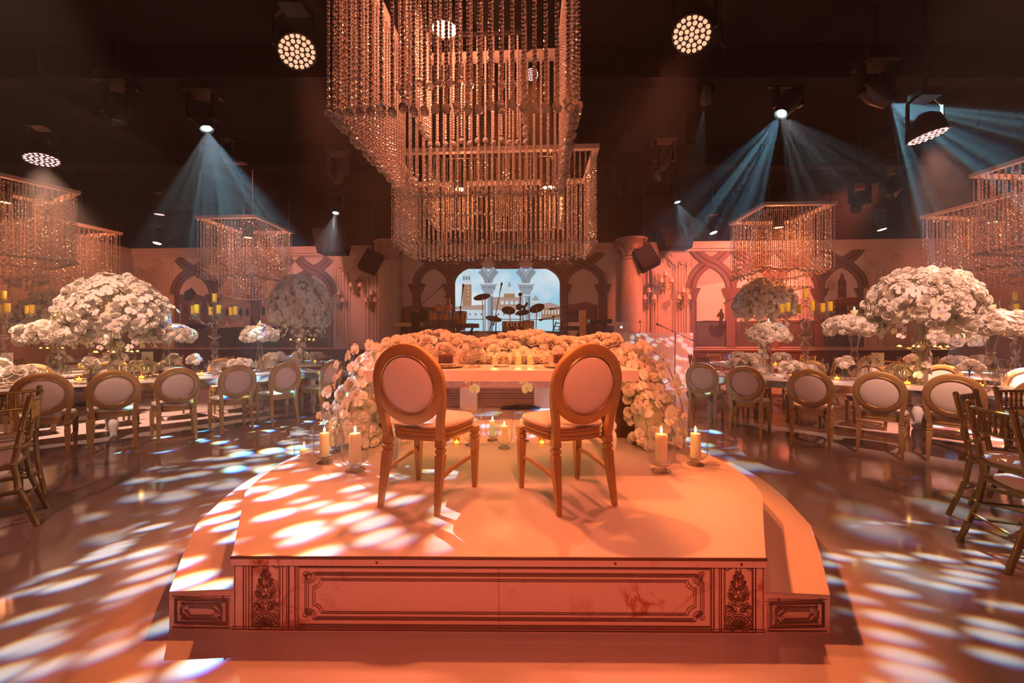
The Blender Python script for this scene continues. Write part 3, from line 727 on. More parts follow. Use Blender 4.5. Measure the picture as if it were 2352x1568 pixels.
def oval_chair(name, label, group=None):
    t = thing(name, label, 'chair', (0, 0, 0), 0, group)
    mb = MB(); loft(mb, [seat_ring(.93, .462), seat_ring(.985, .468), seat_ring(.995, .480), seat_ring(.95, .497), seat_ring(.75, .508), seat_ring(.4, .513)]); cu = mb.build('seat', M['leather'], t)
    mb = MB(); mb.tube([Vector(p) for p in seat_ring(1.0, .466)+[seat_ring(1.0, .466)[0]]], .0045, 5, False); mb.build('nail_trim', M['goldbright'], cu)
    mb = MB(); loft(mb, [seat_ring(.94, .392), seat_ring(.97, .396), seat_ring(.97, .410), seat_ring(.955, .414), seat_ring(.955, .418), seat_ring(.99, .422), seat_ring(.99, .436), seat_ring(.97, .440), seat_ring(.97, .444), seat_ring(1.0, .448), seat_ring(1.0, .462)]); mb.build('seat_rail', M['gold'], t)
    n = 40; mb = MB()
    prof = [(-.030, .016), (-.026, .022), (.020, .022), (.030, .014), (.030, -.014), (.020, -.022), (-.026, -.022), (-.030, -.016)]
    rings = []
    for (w_, d) in prof: rings.append([back_pt((BA+w_)*math.cos(2*math.pi*i/n), BC+(BB+w_)*math.sin(2*math.pi*i/n), d) for i in range(n)])
    vs = [p for r in rings for p in r]; m = len(prof)
    mb.add(vs, [(k*n+i, ((k+1) % m)*n+i, ((k+1) % m)*n+(i+1) % n, k*n+(i+1) % n) for k in range(m) for i in range(n)])
    bf = mb.build('back_frame', M['gold'], t)
    for d in (.021, -.021):
        mb = MB(); q = ring_pts(BA-.031, BB-.031, d); mb.tube(q+[q[0]], .005, 5, False); mb.build('bead_trim', M['goldbright'], bf)
    mb = MB()
    rr = []
    for k, d in ((.999, .006), (.9, .014), (.6, .022), (.3, .025), (.02, .026)): rr.append([back_pt((BA-.026)*k*math.cos(2*math.pi*i/n), BC+(BB-.026)*k*math.sin(2*math.pi*i/n), d) for i in range(n)])
    loft(mb, list(reversed(rr)), True, False)
    rr = []
    for k, d in ((.999, .006), (.9, -.014), (.6, -.026), (.3, -.032), (.02, -.033)): rr.append([back_pt((BA-.026)*k*math.cos(2*math.pi*i/n), BC+(BB-.026)*k*math.sin(2*math.pi*i/n), d) for i in range(n)])
    loft(mb, rr, False, True)
    mb.build('backrest', M['cloth'], t)
    for s in (-1, 1):
        mb = MB(); pts = []; rs = []
        for z, x, r in ((.40, .176, .026), (.46, .180, .025), (.52, .186, .024), (.57, .196, .024), (.62, .207, .023), (.67, .2145, .021), (.72, .216, .018)):
            p = back_pt(s*x, z); pts.append(p); rs.append(r)
        mb.tube(pts, [r*1.15 for r in rs], 4, True, 1.0, (0, 1, 0)); mb.build('stile', M['gold'], t)
        mb = MB(); y0 = -.212
        secs = [(.408, .024), (.37, .025), (.366, .018), (.358, .018), (.354, .024), (.336, .024), (.332, .018), (.326, .018), (.32, .025), (.0, .013)]
        vs = []; fs = []
        for z, h in secs:
            k = 1-z/.41; cx = s*(.176+.012*k); cyy = y0-.062*k*k
            vs += [(cx-h, cyy-h, z), (cx+h, cyy-h, z), (cx+h, cyy+h, z), (cx-h, cyy+h, z)]
        for q in range(len(secs)-1): fs += [(4*q+i, 4*q+(i+1) % 4, 4*q+4+(i+1) % 4, 4*q+4+i) for i in range(4)]
        fs += [(3, 2, 1, 0), tuple(4*(len(secs)-1)+i for i in range(4))]
        fs = [tuple(reversed(f)) for f in fs]
        mb.add(vs, fs); mb.build('leg', M['gold'], t, smooth=False)
        mb = MB(); vs = []; fs = []
        for z, h in secs:
            cx = s*(.215-.0*z); cyy = .195
            vs += [(cx-h, cyy-h, z), (cx+h, cyy-h, z), (cx+h, cyy+h, z), (cx-h, cyy+h, z)]
        for q in range(len(secs)-1): fs += [(4*q+i, 4*q+(i+1) % 4, 4*q+4+(i+1) % 4, 4*q+4+i) for i in range(4)]
        fs += [(3, 2, 1, 0), tuple(4*(len(secs)-1)+i for i in range(4))]
        fs = [tuple(reversed(f)) for f in fs]
        mb.add(vs, fs); mb.build('leg', M['gold'], t, smooth=False)
        mb = MB(); mb.tube([(s*.184, -.235, .19), (s*.196, -.12, .212), (s*.208, .06, .22), (s*.214, .195, .215)], .013, 4, True, 1.2); mb.build('stretcher', M['gold'], t, smooth=False)
    return t
chair0 = oval_chair('oval_back_chair', 'cream oval-back gold chair on the dais, left of the pair')
chair0.location = (-.515, 2.545, PH); chair0.rotation_euler = (0, 0, R(-18))
copy_tree(chair0, (.335, 2.545, PH), R(22), 'cream oval-back gold chair on the dais, right of the pair')

# ------------------------------------------------------------------ couple table on the dais
TX, TT = -.072, PH+.755
table = thing('couple_table', 'white table with thick top and turned legs, on the round dais', 'table', (TX, 3.52, PH), 0)
mb = MB(); mb.box((0, 0, .7125), (2.06, 1.08, .085)); o = mb.build('tabletop', M['white'], table, smooth=False)
bv = o.modifiers.new('bevel', 'BEVEL'); bv.width = .004; bv.segments = 2
legp = [(.035, 0), (.036, .03), (.028, .05), (.034, .12), (.046, .2), (.043, .25), (.03, .28), (.044, .30), (.044, .33), (.030, .35), (.040, .42), (.048, .47), (.034, .53), (.030, .55), (.045, .57), (.045, .60), (.05, .61), (.05, .67)]
lm = MB(); lm.lathe(legp, 16); leg_me = lm.mesh('leg', M['white'])
for x in (-.84, .84):
    for y in (-.44, .44): place('leg', leg_me, table, (x, y, 0))
# dark plinths that carry the flower falls behind the table ends
for x, nm in ((-1.22, 'left'), (1.09, 'right')):
    t = thing('flower_plinth', 'dark brown box plinth under the %s flower cascade' % nm, 'plinth', (x, 4.17, PH), 0)
    mb = MB(); mb.box((0, 0, .33), (.44, .42, .66)); mb.build('body', M['brown'], t, smooth=False)
    mb = MB(); mb.box((0, 0, .675), (.47, .45, .03)); mb.build('lid', M['brown'], t, smooth=False)

# ------------------------------------------------------------------ flowers
def petal(mb, a, r0, r1, h0, h1, wd, cup=.25, rise=.0):
    """one petal: 3 x 3 points from radius r0 to r1, facing angle a"""
    ca, sa = math.cos(a), math.sin(a); vs = []
    for t, k in ((0, .30), (.4, .92), (.8, .95), (1, .42)):
        r = r0+(r1-r0)*t; h = h0+(h1-h0)*t**1.5+rise*math.sin(t*2.4)
        for s in (-1, 0, 1):
            l = s*wd*k; d = cup*wd*k*abs(s)
            vs.append(((r-d*.3)*ca-l*sa, (r-d*.3)*sa+l*ca, h+d))
    mb.add(vs, [(q*3+e, q*3+e+1, q*3+e+4, q*3+e+3) for q in range(3) for e in (0, 1)])
def rose_mesh(seed):
    rnd = random.Random(seed); mb = MB()
    for n, r0, r1, h0, h1, wd, o in ((3, .002, .012, .004, .040, .014, 0), (4, .006, .024, .002, .040, .021, .5), (5, .010, .038, .0, .030, .028, .2), (6, .012, .052, -.008, .010, .032, .7)):
        for k in range(n): petal(mb, 2*math.pi*(k+o)/n+rnd.uniform(-.15, .15), r0, r1*rnd.uniform(.92, 1.08), h0, h1, wd, .3, .006)
    return mb.mesh('rose', [M['petal']])
def orchid_mesh(seed):
    rnd = random.Random(seed); mb = MB()
    for a, ln, wd in ((0, .050, .034), (180, .050, .034), (90, .050, .022), (222, .048, .020), (318, .048, .020)):
        petal(mb, R(a+rnd.uniform(-6, 6)), .003, ln, .004, .004+rnd.uniform(-.008, .006), wd, -.12, .010)
    mb.m = 1; petal(mb, R(270), 0, .018, .006, .018, .009, .6, .004)
    return mb.mesh('orchid', [M['petalw'], M['petaly']])
def fluffy_mesh(seed):
    rnd = random.Random(seed); mb = MB()
    for k in range(15):
        z = 1-1.05*(k+.5)/15; r = math.sqrt(max(0, 1-z*z)); a = k*2.4
        n = Vector((r*math.cos(a), r*math.sin(a), z)); c = n*.036*rnd.uniform(.9, 1.1); u = n.orthogonal().normalized(); v = n.cross(u)
        q = rnd.uniform(0, 1.5); u, v = u*math.cos(q)+v*math.sin(q), v*math.cos(q)-u*math.sin(q); s = .017
        vs = [c-n*.004, c+u*s+v*s*.9, c-u*s*.9+v*s, c-u*s-v*s*.9, c+u*s*.9-v*s]
        vs[1] += n*.006; vs[3] += n*.006
        mb.add(vs, [(0, 1, 2), (0, 2, 3), (0, 3, 4), (0, 4, 1)])
    return mb.mesh('hydrangea', [M['petal']])
BLOOM = {'rose': [rose_mesh(k) for k in range(3)], 'orchid': [orchid_mesh(k) for k in range(3)], 'hydrangea': [fluffy_mesh(k) for k in range(2)]}
rf = random.Random(11)
def bloom(kind, parent, p, n, size=1.0):
    q = Vector(n).to_track_quat('Z', 'Y') @ Quaternion((0, 0, 1), rf.uniform(0, 6.28) if kind != 'orchid' else rf.uniform(-.6, .6))
    return place(kind, rf.choice(BLOOM[kind]), parent, p, q, size)
def pick(mix):
    x = rf.random(); s = 0
    for k, w_ in mix.items():
        s += w_
        if x <= s: return k
    return k
def dome(t, c, rx, ry, rz, n, zmin, mix, size, jit=.05, core=True):
    c = Vector(c)
    if core:
        mb = MB(); mb.lathe([(max(1e-4, .90*math.cos(math.asin(z))), z*.90*rz) for z in [zmin+(1-zmin)*k/7 for k in range(8)]], 16, c, True, rx, ry); mb.build('foliage_core', M['foam'], t)
    for i in range(n):
        z = 1-(1-zmin)*(i+.5)/n; r = math.sqrt(max(0, 1-z*z)); a = i*2.39996+rf.uniform(-.12, .12)
        p = Vector((rx*r*math.cos(a), ry*r*math.sin(a), rz*z)); nn = Vector((p.x/rx**2, p.y/ry**2, p.z/rz**2)).normalized()
        nn = (nn+Vector((rf.uniform(-.3, .3), rf.uniform(-.3, .3), rf.uniform(-.2, .3)))).normalized()
        bloom(pick(mix), t, c+p*(1+rf.uniform(-jit, jit)), nn, size*rf.uniform(.85, 1.2))
def spray(t, pts, n, size, out, mat='twig'):
    mb = MB(); pp = smooth_path3(pts); mb.tube(pp, .004, 4); mb.build('stem', M[mat], t)
    for k in range(n):
        q = pp[int((k+.7)/(n+.2)*(len(pp)-1))]; s = 1 if k % 2 else -1
        nn = (Vector(out)+Vector((rf.uniform(-.5, .5), rf.uniform(-.5, .5), rf.uniform(-.2, .5)))).normalized()
        side = Vector(out).cross(Vector((0, 0, 1)))
        bloom('orchid', t, q+side*s*.025+nn*.015, nn, size*rf.uniform(.85, 1.1)*(1-.3*k/n))
def smooth_path3(pts, n=6):
    out = []
    for k in range(len(pts)-1):
        p0, p1, p2, p3 = (Vector(pts[max(0, min(len(pts)-1, k+d))]) for d in (-1, 0, 1, 2))
        for q in range(n):
            t = q/n; out.append(.5*((2*p1)+(p2-p0)*t+(2*p0-5*p1+4*p2-p3)*t*t+(3*p1-p0-3*p2+p3)*t**3))
    out.append(Vector(pts[-1])); return out

# garland along the couple table
g = thing('flower_garland', 'long cream rose and orchid garland lying along the couple table', 'flowers', (TX, 3.86, TT), 0)
mb = MB()
rings = []
for k in range(9):
    x = -1.04+2.08*k/8; rings.append([(x, -.17*math.cos(math.pi*i/8), max(0, .15*math.sin(math.pi*i/8))) for i in range(9)])
vs = [p for r in rings for p in r]; mb.add(vs, [(k*9+i, k*9+i+1, k*9+10+i, k*9+9+i) for k in range(8) for i in range(8)])
mb.build('foliage_core', M['foam'], g)
for i in range(285):
    x = -1.08+2.16*((i*.618034) % 1); th = (rf.uniform(0, 1)**.8*math.pi*.78) if i % 4 else rf.uniform(0, .35)
    ry, rz = .19, .20*(1+.18*math.sin(x*7))
    p = Vector((x, -ry*math.cos(th), .035+rz*math.sin(th))); n = Vector((rf.uniform(-.35, .35), -math.cos(th)+rf.uniform(-.2, .2), math.sin(th)+rf.uniform(-.1, .3))).normalized()
    bloom(pick({'rose': .5, 'hydrangea': .22, 'orchid': .28} if i % 4 else {'hydrangea': .7, 'rose': .3}), g, p, n, rf.uniform(1.0, 1.4))
# two orchids hanging under the table front edge
for x, sd in ((-.33, 1), (.17, 1)):
    t = thing('orchid_spray', 'small orchid spray hanging under the table edge, %s' % ('by the left chair' if x < 0 else 'right of the middle'), 'flowers', (TX+x, 3.9, TT-.1), 0)
    spray(t, [(0, 0, .08), (.0, -.10, .02), (.02, -.16, -.06), (.03, -.18, -.16)], 5, 1.5, (0, -1, .1))
def cascade(s, label):
    t = thing('flower_cascade', label, 'flowers', (TX, 3.72, PH), 0)
    path = smooth_path3([(s*1.0, .16, .88), (s*1.14, .12, .84), (s*1.25, .05, .70), (s*1.32, 0, .48), (s*1.37, -.04, .25), (s*1.40, -.05, .07)], 7)
    mb = MB(); mb.tube(path, [.06+.11*min(1, k/26) for k in range(len(path))], 10); mb.build('foliage_core', M['foam'], t)
    N = 150
    for i in range(N):
        f = ((i*.618034) % 1); k = f*(len(path)-1); a = path[int(k)]; b_ = path[min(int(k)+1, len(path)-1)]; p = a.lerp(b_, k-int(k))
        d = (path[min(int(k)+1, len(path)-1)]-path[max(int(k)-1, 0)]).normalized(); u = d.cross(Vector((0, 1, 0))).normalized(); v = u.cross(d)
        th = rf.uniform(0, 6.28); r = .08+.13*min(1, f*1.3); n = u*math.cos(th)+v*math.sin(th)
        if n.y > .55: n.y = -n.y
        q = p+n*r*rf.uniform(.85, 1.12)
        q.z = max(q.z, .05)
        inner = n.x*s < -.1
        bloom(pick({'hydrangea': .6, 'rose': .2, 'orchid': .2}) if inner else pick({'orchid': .7, 'rose': .2, 'hydrangea': .1}), t, q, (n+Vector((0, -.45, .15))).normalized(), rf.uniform(.9, 1.3))
    for (a, b_, c) in (((1.2, -.12, .95), (1.42, -.2, .80), (1.54, -.22, .50)), ((1.35, -.15, .75), (1.52, -.22, .55), (1.60, -.22, .28)), ((1.1, -.18, .85), (1.2, -.26, .62), (1.24, -.28, .40)), ((1.3, -.2, .5), (1.42, -.28, .3), (1.5, -.28, .1))):
        spray(t, [(s*a[0], a[1], a[2]), (s*b_[0], b_[1], b_[2]), (s*c[0], c[1], c[2])], 6, 1.1, (s*.4, -.9, .1))
cascade(-1, 'orchid cascade falling from the left end of the couple table')
cascade(1, 'orchid cascade falling from the right end of the couple table')

# ------------------------------------------------------------------ candles in hurricane glasses
def hurricane(name, label, loc, k=1.0, hk=1.0, wax=1.0, group='hurricane candles on the dais', lit=9):
    t = thing(name, label, 'candle', loc, 0, group)
    H = .31*hk
    mb = MB(); mb.lathe([(.058, 0), (.060, .006), (.046, .016), (.022, .028), (.020, .036)], 20); o = mb.build('glass_foot', M['glassr'], t)
    mb = MB(); mb.lathe([(.020, .036), (.05, .045), (.074, .070), (.083, .11), (.083, H*.7), (.086, H*.88), (.100, H)], 24, cap=False); mb.tube([(.100*math.cos(2*math.pi*k_/24), .100*math.sin(2*math.pi*k_/24), H) for k_ in range(25)], .0022, 6, False); mb.build('glass_bowl', M['glass'], t)
    mb = MB(); h = .17*wax; z0 = .064
    mb.lathe([(.034, z0-.01), (.0355, z0), (.0355, z0+h-.006), (.033, z0+h), (.022, z0+h-.004), (.004, z0+h-.006)], 20); c = mb.build('candle', M['wax'], t)
    mb = MB(); mb.tube([(0, 0, z0+h-.008), (.001, 0, z0+h+.008)], .0016, 5); mb.lathe([(.001, z0+h+.002), (.007, z0+h+.012), (.0085, z0+h+.02), (.005, z0+h+.034), (.001, z0+h+.048)], 8); mb.build('flame', M['flame'], c)
    t.scale = (k, k, k)
    if lit: point((loc[0], loc[1], loc[2]+k*(z0+h+.02)), (1, .52, .16), lit*1.2, .012)
    return t
hurricane('hurricane_candle', 'large hurricane glass candle in front of the left flower cascade', (-1.18, 2.98, PH), 1.2, 1.0, 1.0)
hurricane('hurricane_candle', 'medium hurricane candle on the left rim of the dais', (-1.50, 3.17, PH), 1.02, .9, 1.0)
hurricane('hurricane_candle', 'low hurricane candle on the left step, partly hidden by the dais', (-1.90, 3.62, SH), 1.0, .92, .55)
hurricane('hurricane_candle', 'tall hurricane glass at the foot of the left cascade, behind the others', (-1.56, 3.46, PH), 1.08, 1.15, .7)
hurricane('hurricane_candle', 'large hurricane glass candle in front of the right flower cascade', (1.115, 2.96, PH), 1.2, 1.02, 1.0)
hurricane('hurricane_candle', 'medium hurricane candle on the right rim of the dais', (1.445, 3.12, PH), 1.1, 1.02, .95)
hurricane('hurricane_candle', 'short hurricane candle nearest of the row beneath the couple table', (-.07, 3.58, PH), .88, .92, .98)
hurricane('hurricane_candle', 'hurricane candle just behind the nearest one beneath the couple table', (-.19, 3.86, PH), .86, .92, .95)
hurricane('hurricane_candle', 'wide tall hurricane glass beside the left chair seat under the table', (-.37, 3.68, PH), 1.05, 1.05, .6)
hurricane('hurricane_candle', 'hurricane candle beside the right chair seat under the table', (.11, 3.82, PH), .95, .95, .95)
hurricane('hurricane_candle', 'small hurricane glass behind the left chair back under the table', (-.66, 3.85, PH), .95, 1.0, .4)
def votive(label, loc, group, k=1.0, mat='silver', cat='candle', first=[]):
    if not first:
        t = thing('votive_candle', label, cat, loc, 0, group)
        mb = MB(); mb.lathe([(.001, 0), (.026, .001), (.030, .01), (.034, .065), (.036, .07), (.033, .068), (.028, .012), (.001, .01)], 14); mb.build('cup', M[mat], t)
        mb = MB(); mb.lathe([(.001, .012), (.024, .012), (.024, .03), (.001, .03)], 10); c = mb.build('wax', M['tea'], t)
        mb = MB(); mb.lathe([(.001, .03), (.004, .036), (.001, .05)], 6); mb.build('flame', M['flame'], c); first.append(t)
    else: t = copy_tree(first[0], loc, 0, label, group)
    t.scale = (k, k, k); return t
M['votive'] = thin_glass('amber_votive_glass', (1, .80, .45), .6, .12, .12)
def votive_amber(label, loc, group, k=1.0): return votive(label, loc, group, k, 'votive', 'candle', VA)
VA = []
for x, l in ((-.155, 'silver votive cup on the couple table, left of the shakers'), (.055, 'silver votive cup on the couple table, right of the shakers'), (.165, 'silver votive cup on the couple table, nearest the right box')):
    votive(l, (x, 3.56, TT), 'silver votives on the couple table', 1.15)
    point((x, 3.50, TT+.1), (1, .5, .14), .5, .03)
votive('silver votive cup beside the left gift box on the couple table', (-.84, 3.60, TT), 'silver votives on the couple table', 1.1)
for x, l in ((-.52, 'tealight on the dais behind the left chair leg'), (.28, 'tealight on the dais behind the right chair leg')): votive_amber(l, (x, 3.72, PH), 'tealights on the dais', .9)

# place settings on the couple table
def plate(name, label, loc, r, group=None, beads=0, mat='card'):
    t = thing(name, label, 'plate', loc, 0, group)
    mb = MB(); mb.lathe([(.001, .0), (r*.6, .0), (r*.98, .012), (r, .014), (r*.97, .015), (r*.62, .005), (.001, .004)], 28); mb.build('disc', M[mat], t)
    if beads:
        mb = MB()
        for k in range(beads): mb.ball((r*math.cos(2*math.pi*k/beads), r*math.sin(2*math.pi*k/beads), .016), .007, 6, 4)
        mb.build('beaded_rim', M['goldbright'], t)
    return t
def giftbox(label, loc, group=None, k=1.0):
    t = thing('gift_box', label, 'box', loc, 0, group)
    mb = MB(); mb.box((0, 0, .025), (.10, .07, .05)); mb.build('box', M['boxb'], t, smooth=False)
    mb = MB(); mb.box((0, 0, .058), (.104, .074, .016)); mb.tube([(-.02, 0, .066), (-.01, 0, .076), (0, 0, .068), (.012, 0, .077), (.02, 0, .066)], .003, 4); mb.build('lid', M['brown'], t, smooth=False)
    t.scale = (k, k, k); return t
CG = 'settings on the couple table'
p0 = plate('charger_plate', 'beaded charger plate in front of the left chair', (-.55, 3.26, TT), .155, 'couple charger plates', 44, 'white')
copy_tree(p0, (.42, 3.26, TT), 0, 'beaded charger plate in front of the right chair')
for x, s in ((-.55, 'left'), (.42, 'right')):
    o = plate('dinner_plate', 'white dinner plate on the %s charger' % s, (x, 3.26, TT+.017), .115, 'couple dinner plates', 0, 'white')
giftbox('dark brown gift box on the left dinner plate', (-.545, 3.27, TT+.033), CG, 1.1); giftbox('dark brown gift box on the right dinner plate', (.40, 3.27, TT+.033), CG, 1.1)
for x, s in ((-.47, 'left'), (.325, 'right')):
    mb = MB(); mb.box((x, 3.29, TT+.033+.026), (.03, .004, .05)); tag(mb.build('place_card', M['card'], smooth=False), 'white place card beside the %s gift box' % s, 'card')
def cutlery(kind, x, y, rz, label):
    mb = MB()
    if kind == 'fork':
        mb.tube([(0, -.09, .003), (0, .03, .004), (0, .05, .004)], [.004, .003, .008], 4, True, .4)
        for d in (-.007, 0, .007): mb.tube([(d, .05, .004), (d, .10, .006)], .0016, 4)
    elif kind == 'knife': mb.tube([(0, -.09, .003), (0, .0, .003), (.002, .02, .003), (.003, .10, .003), (0, .12, .003)], [.005, .005, .008, .008, .001], 4, True, .3)
    else:
        mb.tube([(0, -.09, .003), (0, .04, .004)], [.004, .0025], 4, True, .5); mb.ball((0, .065, .005), .018, 8, 5, 1, 1.4, .3)
    o = mb.build(kind, M['goldbright']); o.location = (x, y, TT+.002); o.rotation_euler = (0, 0, rz); tag(o, label, 'cutlery', 'cutlery on the couple table')
for k, kd in enumerate(('knife', 'knife', 'spoon')): cutlery(kd, -.355+.035*k, 3.20, R(-12), ('gold knife right of the left charger', 'second gold knife by the left charger', 'gold spoon right of the left charger knives')[k])
for k, kd in enumerate(('fork', 'fork')): cutlery(kd, .16+.04*k, 3.20, R(6), ('outer gold fork left of the right charger', 'inner gold fork left of the right charger')[k])
mb = MB(); mb.lathe([(.001, 0), (.045, 0), (.062, .012), (.060, .014), (.042, .004), (.001, .004)], 20, sx=1.2); o = mb.build('butter_dish', M['white']); o.location = (-.09, 3.34, TT); tag(o, 'small white oval dish before the shakers on the couple table', 'dish')
for x, l in ((-.105, 'left of the pair of gold shakers on the couple table'), (-.045, 'right of the pair of gold shakers on the couple table')):
    t = thing('shaker', l, 'shaker', (x, 3.48, TT)); mb = MB(); mb.lathe([(.018, 0), (.020, .004), (.016, .03), (.018, .055)], 12); mb.build('body', M['glassr'], t); mb = MB(); mb.lathe([(.019, .055), (.019, .068), (.010, .078), (.001, .08)], 12); mb.build('cap', M['goldbright'], t)
WG = None
def wineglass(label, loc, group, k=1.0):
    global WG
    if WG is None:
        mb = MB(); mb.lathe([(.034, 0), (.032, .003), (.005, .008), (.004, .085), (.012, .095), (.034, .125), (.037, .155), (.033, .20)], 14, cap=False); WG = mb.mesh('wine_glass', M['glassr'])
    o = place('wine_glass', WG, None, loc, None, k); tag(o, label, 'glass', group); return o
for x, y, l in ((-.34, 3.42, 'wine glass right of the left setting on the couple table'), (-.28, 3.46, 'second wine glass by the left setting on the couple table'), (.60, 3.44, 'tall glass beyond the right setting on the couple table'), (.66, 3.40, 'second tall glass beyond the right setting on the couple table')): wineglass(l, (x, y, TT), 'glasses on the couple table')

# ------------------------------------------------------------------ crystal chandeliers
STR = {}
def strand_mesh(L, bead, pitch, drop, seg=6):
    key = (round(L, 3), bead, pitch, seg)
    if key not in STR:
        mb = MB(); n = int(L/pitch)
        for k in range(n):
            z = -.02-k*pitch
            mb.lathe([(.0015, z-pitch*.5), (bead*.85, z-pitch*.27), (bead, z), (bead*.85, z+pitch*.27), (.0015, z+pitch*.5)] if seg > 5 else [(.0015, z-pitch*.5), (bead, z-.002), (bead, z+.002), (.0015, z+pitch*.5)], seg, cap=False, a0=.5*k)
        mb.m = 1; z = -.02-n*pitch
        mb.lathe([(.001, z-drop*2.0), (drop*.8, z-drop*1.5), (drop, z-drop*.9), (drop*.7, z-drop*.3), (.001, z+.004)], 8, cap=False)
        STR[key] = mb.mesh('crystal_strand', [M['crystal'], M['drop']], smooth=False)
    return STR[key]
def chandelier(label, x, y, w, d, rz, il, bead, pitch, drop, step, lampc, lamps=((0, 0),), rows=2, seg=6, top=4.29, L=1.40, isc=.60, istep=None, spill=70, spillc=(1, .30, .11)):
    t = thing('crystal_chandelier', label, 'chandelier', (x, y, top), rz, 'crystal chandeliers')
    rr = random.Random(int(abs(x*100)))
    for sc, nm in ((1, 'frame_bar'), (isc, 'inner_frame_bar')):
        W, D = w*sc, d*sc; hgt = .07 if sc == 1 else .03; z = hgt/2; bw = .09 if sc == 1 else .025
        for (cx, cy_, sx, sy) in ((0, -D/2, W+bw, bw), (0, D/2, W+bw, bw), (-W/2, 0, bw, D-bw), (W/2, 0, bw, D-bw)):
            mb = MB(); mb.box((cx, cy_, z), (sx, sy, hgt)); mb.build(nm, M['frame'] if sc == 1 else M['blackm'], t, smooth=False)
    for s in (-1, 1): mb = MB(); mb.box((s*w*isc/2, 0, .05), (.025, d, .025)); mb.build('cross_bar', M['blackm'], t, smooth=False)
    for sx in (-1, 1):
        for sy in (-1, 1):
            mb = MB(); px, py = sx*w*.44, sy*d*.5
            mb.tube([(px, py, .07), (px, py, CEIL-top)], .006, 5); mb.lathe([(.02, .07), (.026, .09), (.012, .12)], 8, (px, py, 0)); mb.build('hanging_wire', M['blackm'], t)
    def put(W, D, off, step, ln):
        for (ax, ay, bx, by) in ((-W/2, -D/2, W/2, -D/2), (W/2, -D/2, W/2, D/2), (W/2, D/2, -W/2, D/2), (-W/2, D/2, -W/2, -D/2)):
            n = max(2, int(math.hypot(bx-ax, by-ay)/step))
            for k in range(n):
                f = (k+off)/n
                o = place('crystal_strand', strand_mesh(ln+rr.choice((0, 0, -.03)), bead, pitch, drop, seg), t, (ax+(bx-ax)*f, ay+(by-ay)*f, 0), Quaternion((0, 0, 1), rr.uniform(0, 6)))
    put(w, d, 0, step, L)
    if rows > 1: put(w-.05, d-.05, .5, step, L-.01)
    put(w*isc, d*isc, 0, istep or step*1.05, il)
    for k, (lx, ly) in enumerate(lamps):
        wl = Matrix.Rotation(rz, 4, 'Z') @ Vector((lx, ly, -.42)); point((x+wl.x, y+wl.y, top+wl.z), spillc, spill, .08)  # added spill lamp under the downlight, lights the strands its cone misses
        mb = MB(); mb.lathe([(.115, -.30), (.12, -.29), (.12, -.10), (.05, -.04), (.02, .0), (.02, .10)], 16, (lx, ly, 0), False); ds = mb.build('downlight', M['blackm'], t)
        mb = MB(); mb.lathe([(.105, -.285), (.001, -.280)], 20, (lx, ly, 0), False); mb.build('lens', M[lampc], ds)
        mb = MB(); mb.box((lx, ly, .09), (.025, d*.98, .025)); mb.build('lamp_bar', M['blackm'], t, smooth=False)
    return t
YR = math.atan(WT)
chandelier('large crystal chandelier overhead, right above the couple table', -.36, 3.42, 1.68, 1.58, YR, 1.02, .0125, .027, .030, .072, 'lensor', ((-.22, -.02),), istep=.075, isc=.56, spill=140, spillc=(1, .30, .15))
chandelier('wide double crystal chandelier hanging before the projection screen', -.27, 6.95, 3.25, 1.35, YR, .90, .012, .034, .030, .085, 'lensor', ((-.66, .1), (.92, .1)), seg=5, isc=.7)
chandelier('square crystal chandelier above the tables left of the stage', -7.0, 10.5, 1.5, 1.45, YR, 1.88, .013, .040, .032, .085, 'lensor', seg=4)
chandelier('square crystal chandelier glowing orange, right of the stage', 6.42, 9.55, 1.5, 1.5, YR, 1.75, .013, .040, .032, .085, 'lensor', seg=4)
chandelier('crystal chandelier cut by the left edge of the picture, nearer one', -9.95, 7.75, 1.5, 1.6, R(-27), 1.80, .013, .038, .032, .085, 'lensor', seg=4)
chandelier('crystal chandelier in the far left corner behind the nearer one', -12.1, 10.75, 1.5, 1.5, R(-12), 1.75, .013, .042, .032, .10, 'lensor', seg=4)
chandelier('crystal chandelier cut by the right edge of the picture, nearer one', 9.3, 6.55, 1.5, 1.6, R(6), 1.80, .013, .038, .032, .085, 'lensor', seg=4)
chandelier('crystal chandelier in the far right corner behind the nearer one', 11.05, 9.1, 1.6, 1.6, R(8), 1.75, .013, .042, .032, .10, 'lensor', seg=4)

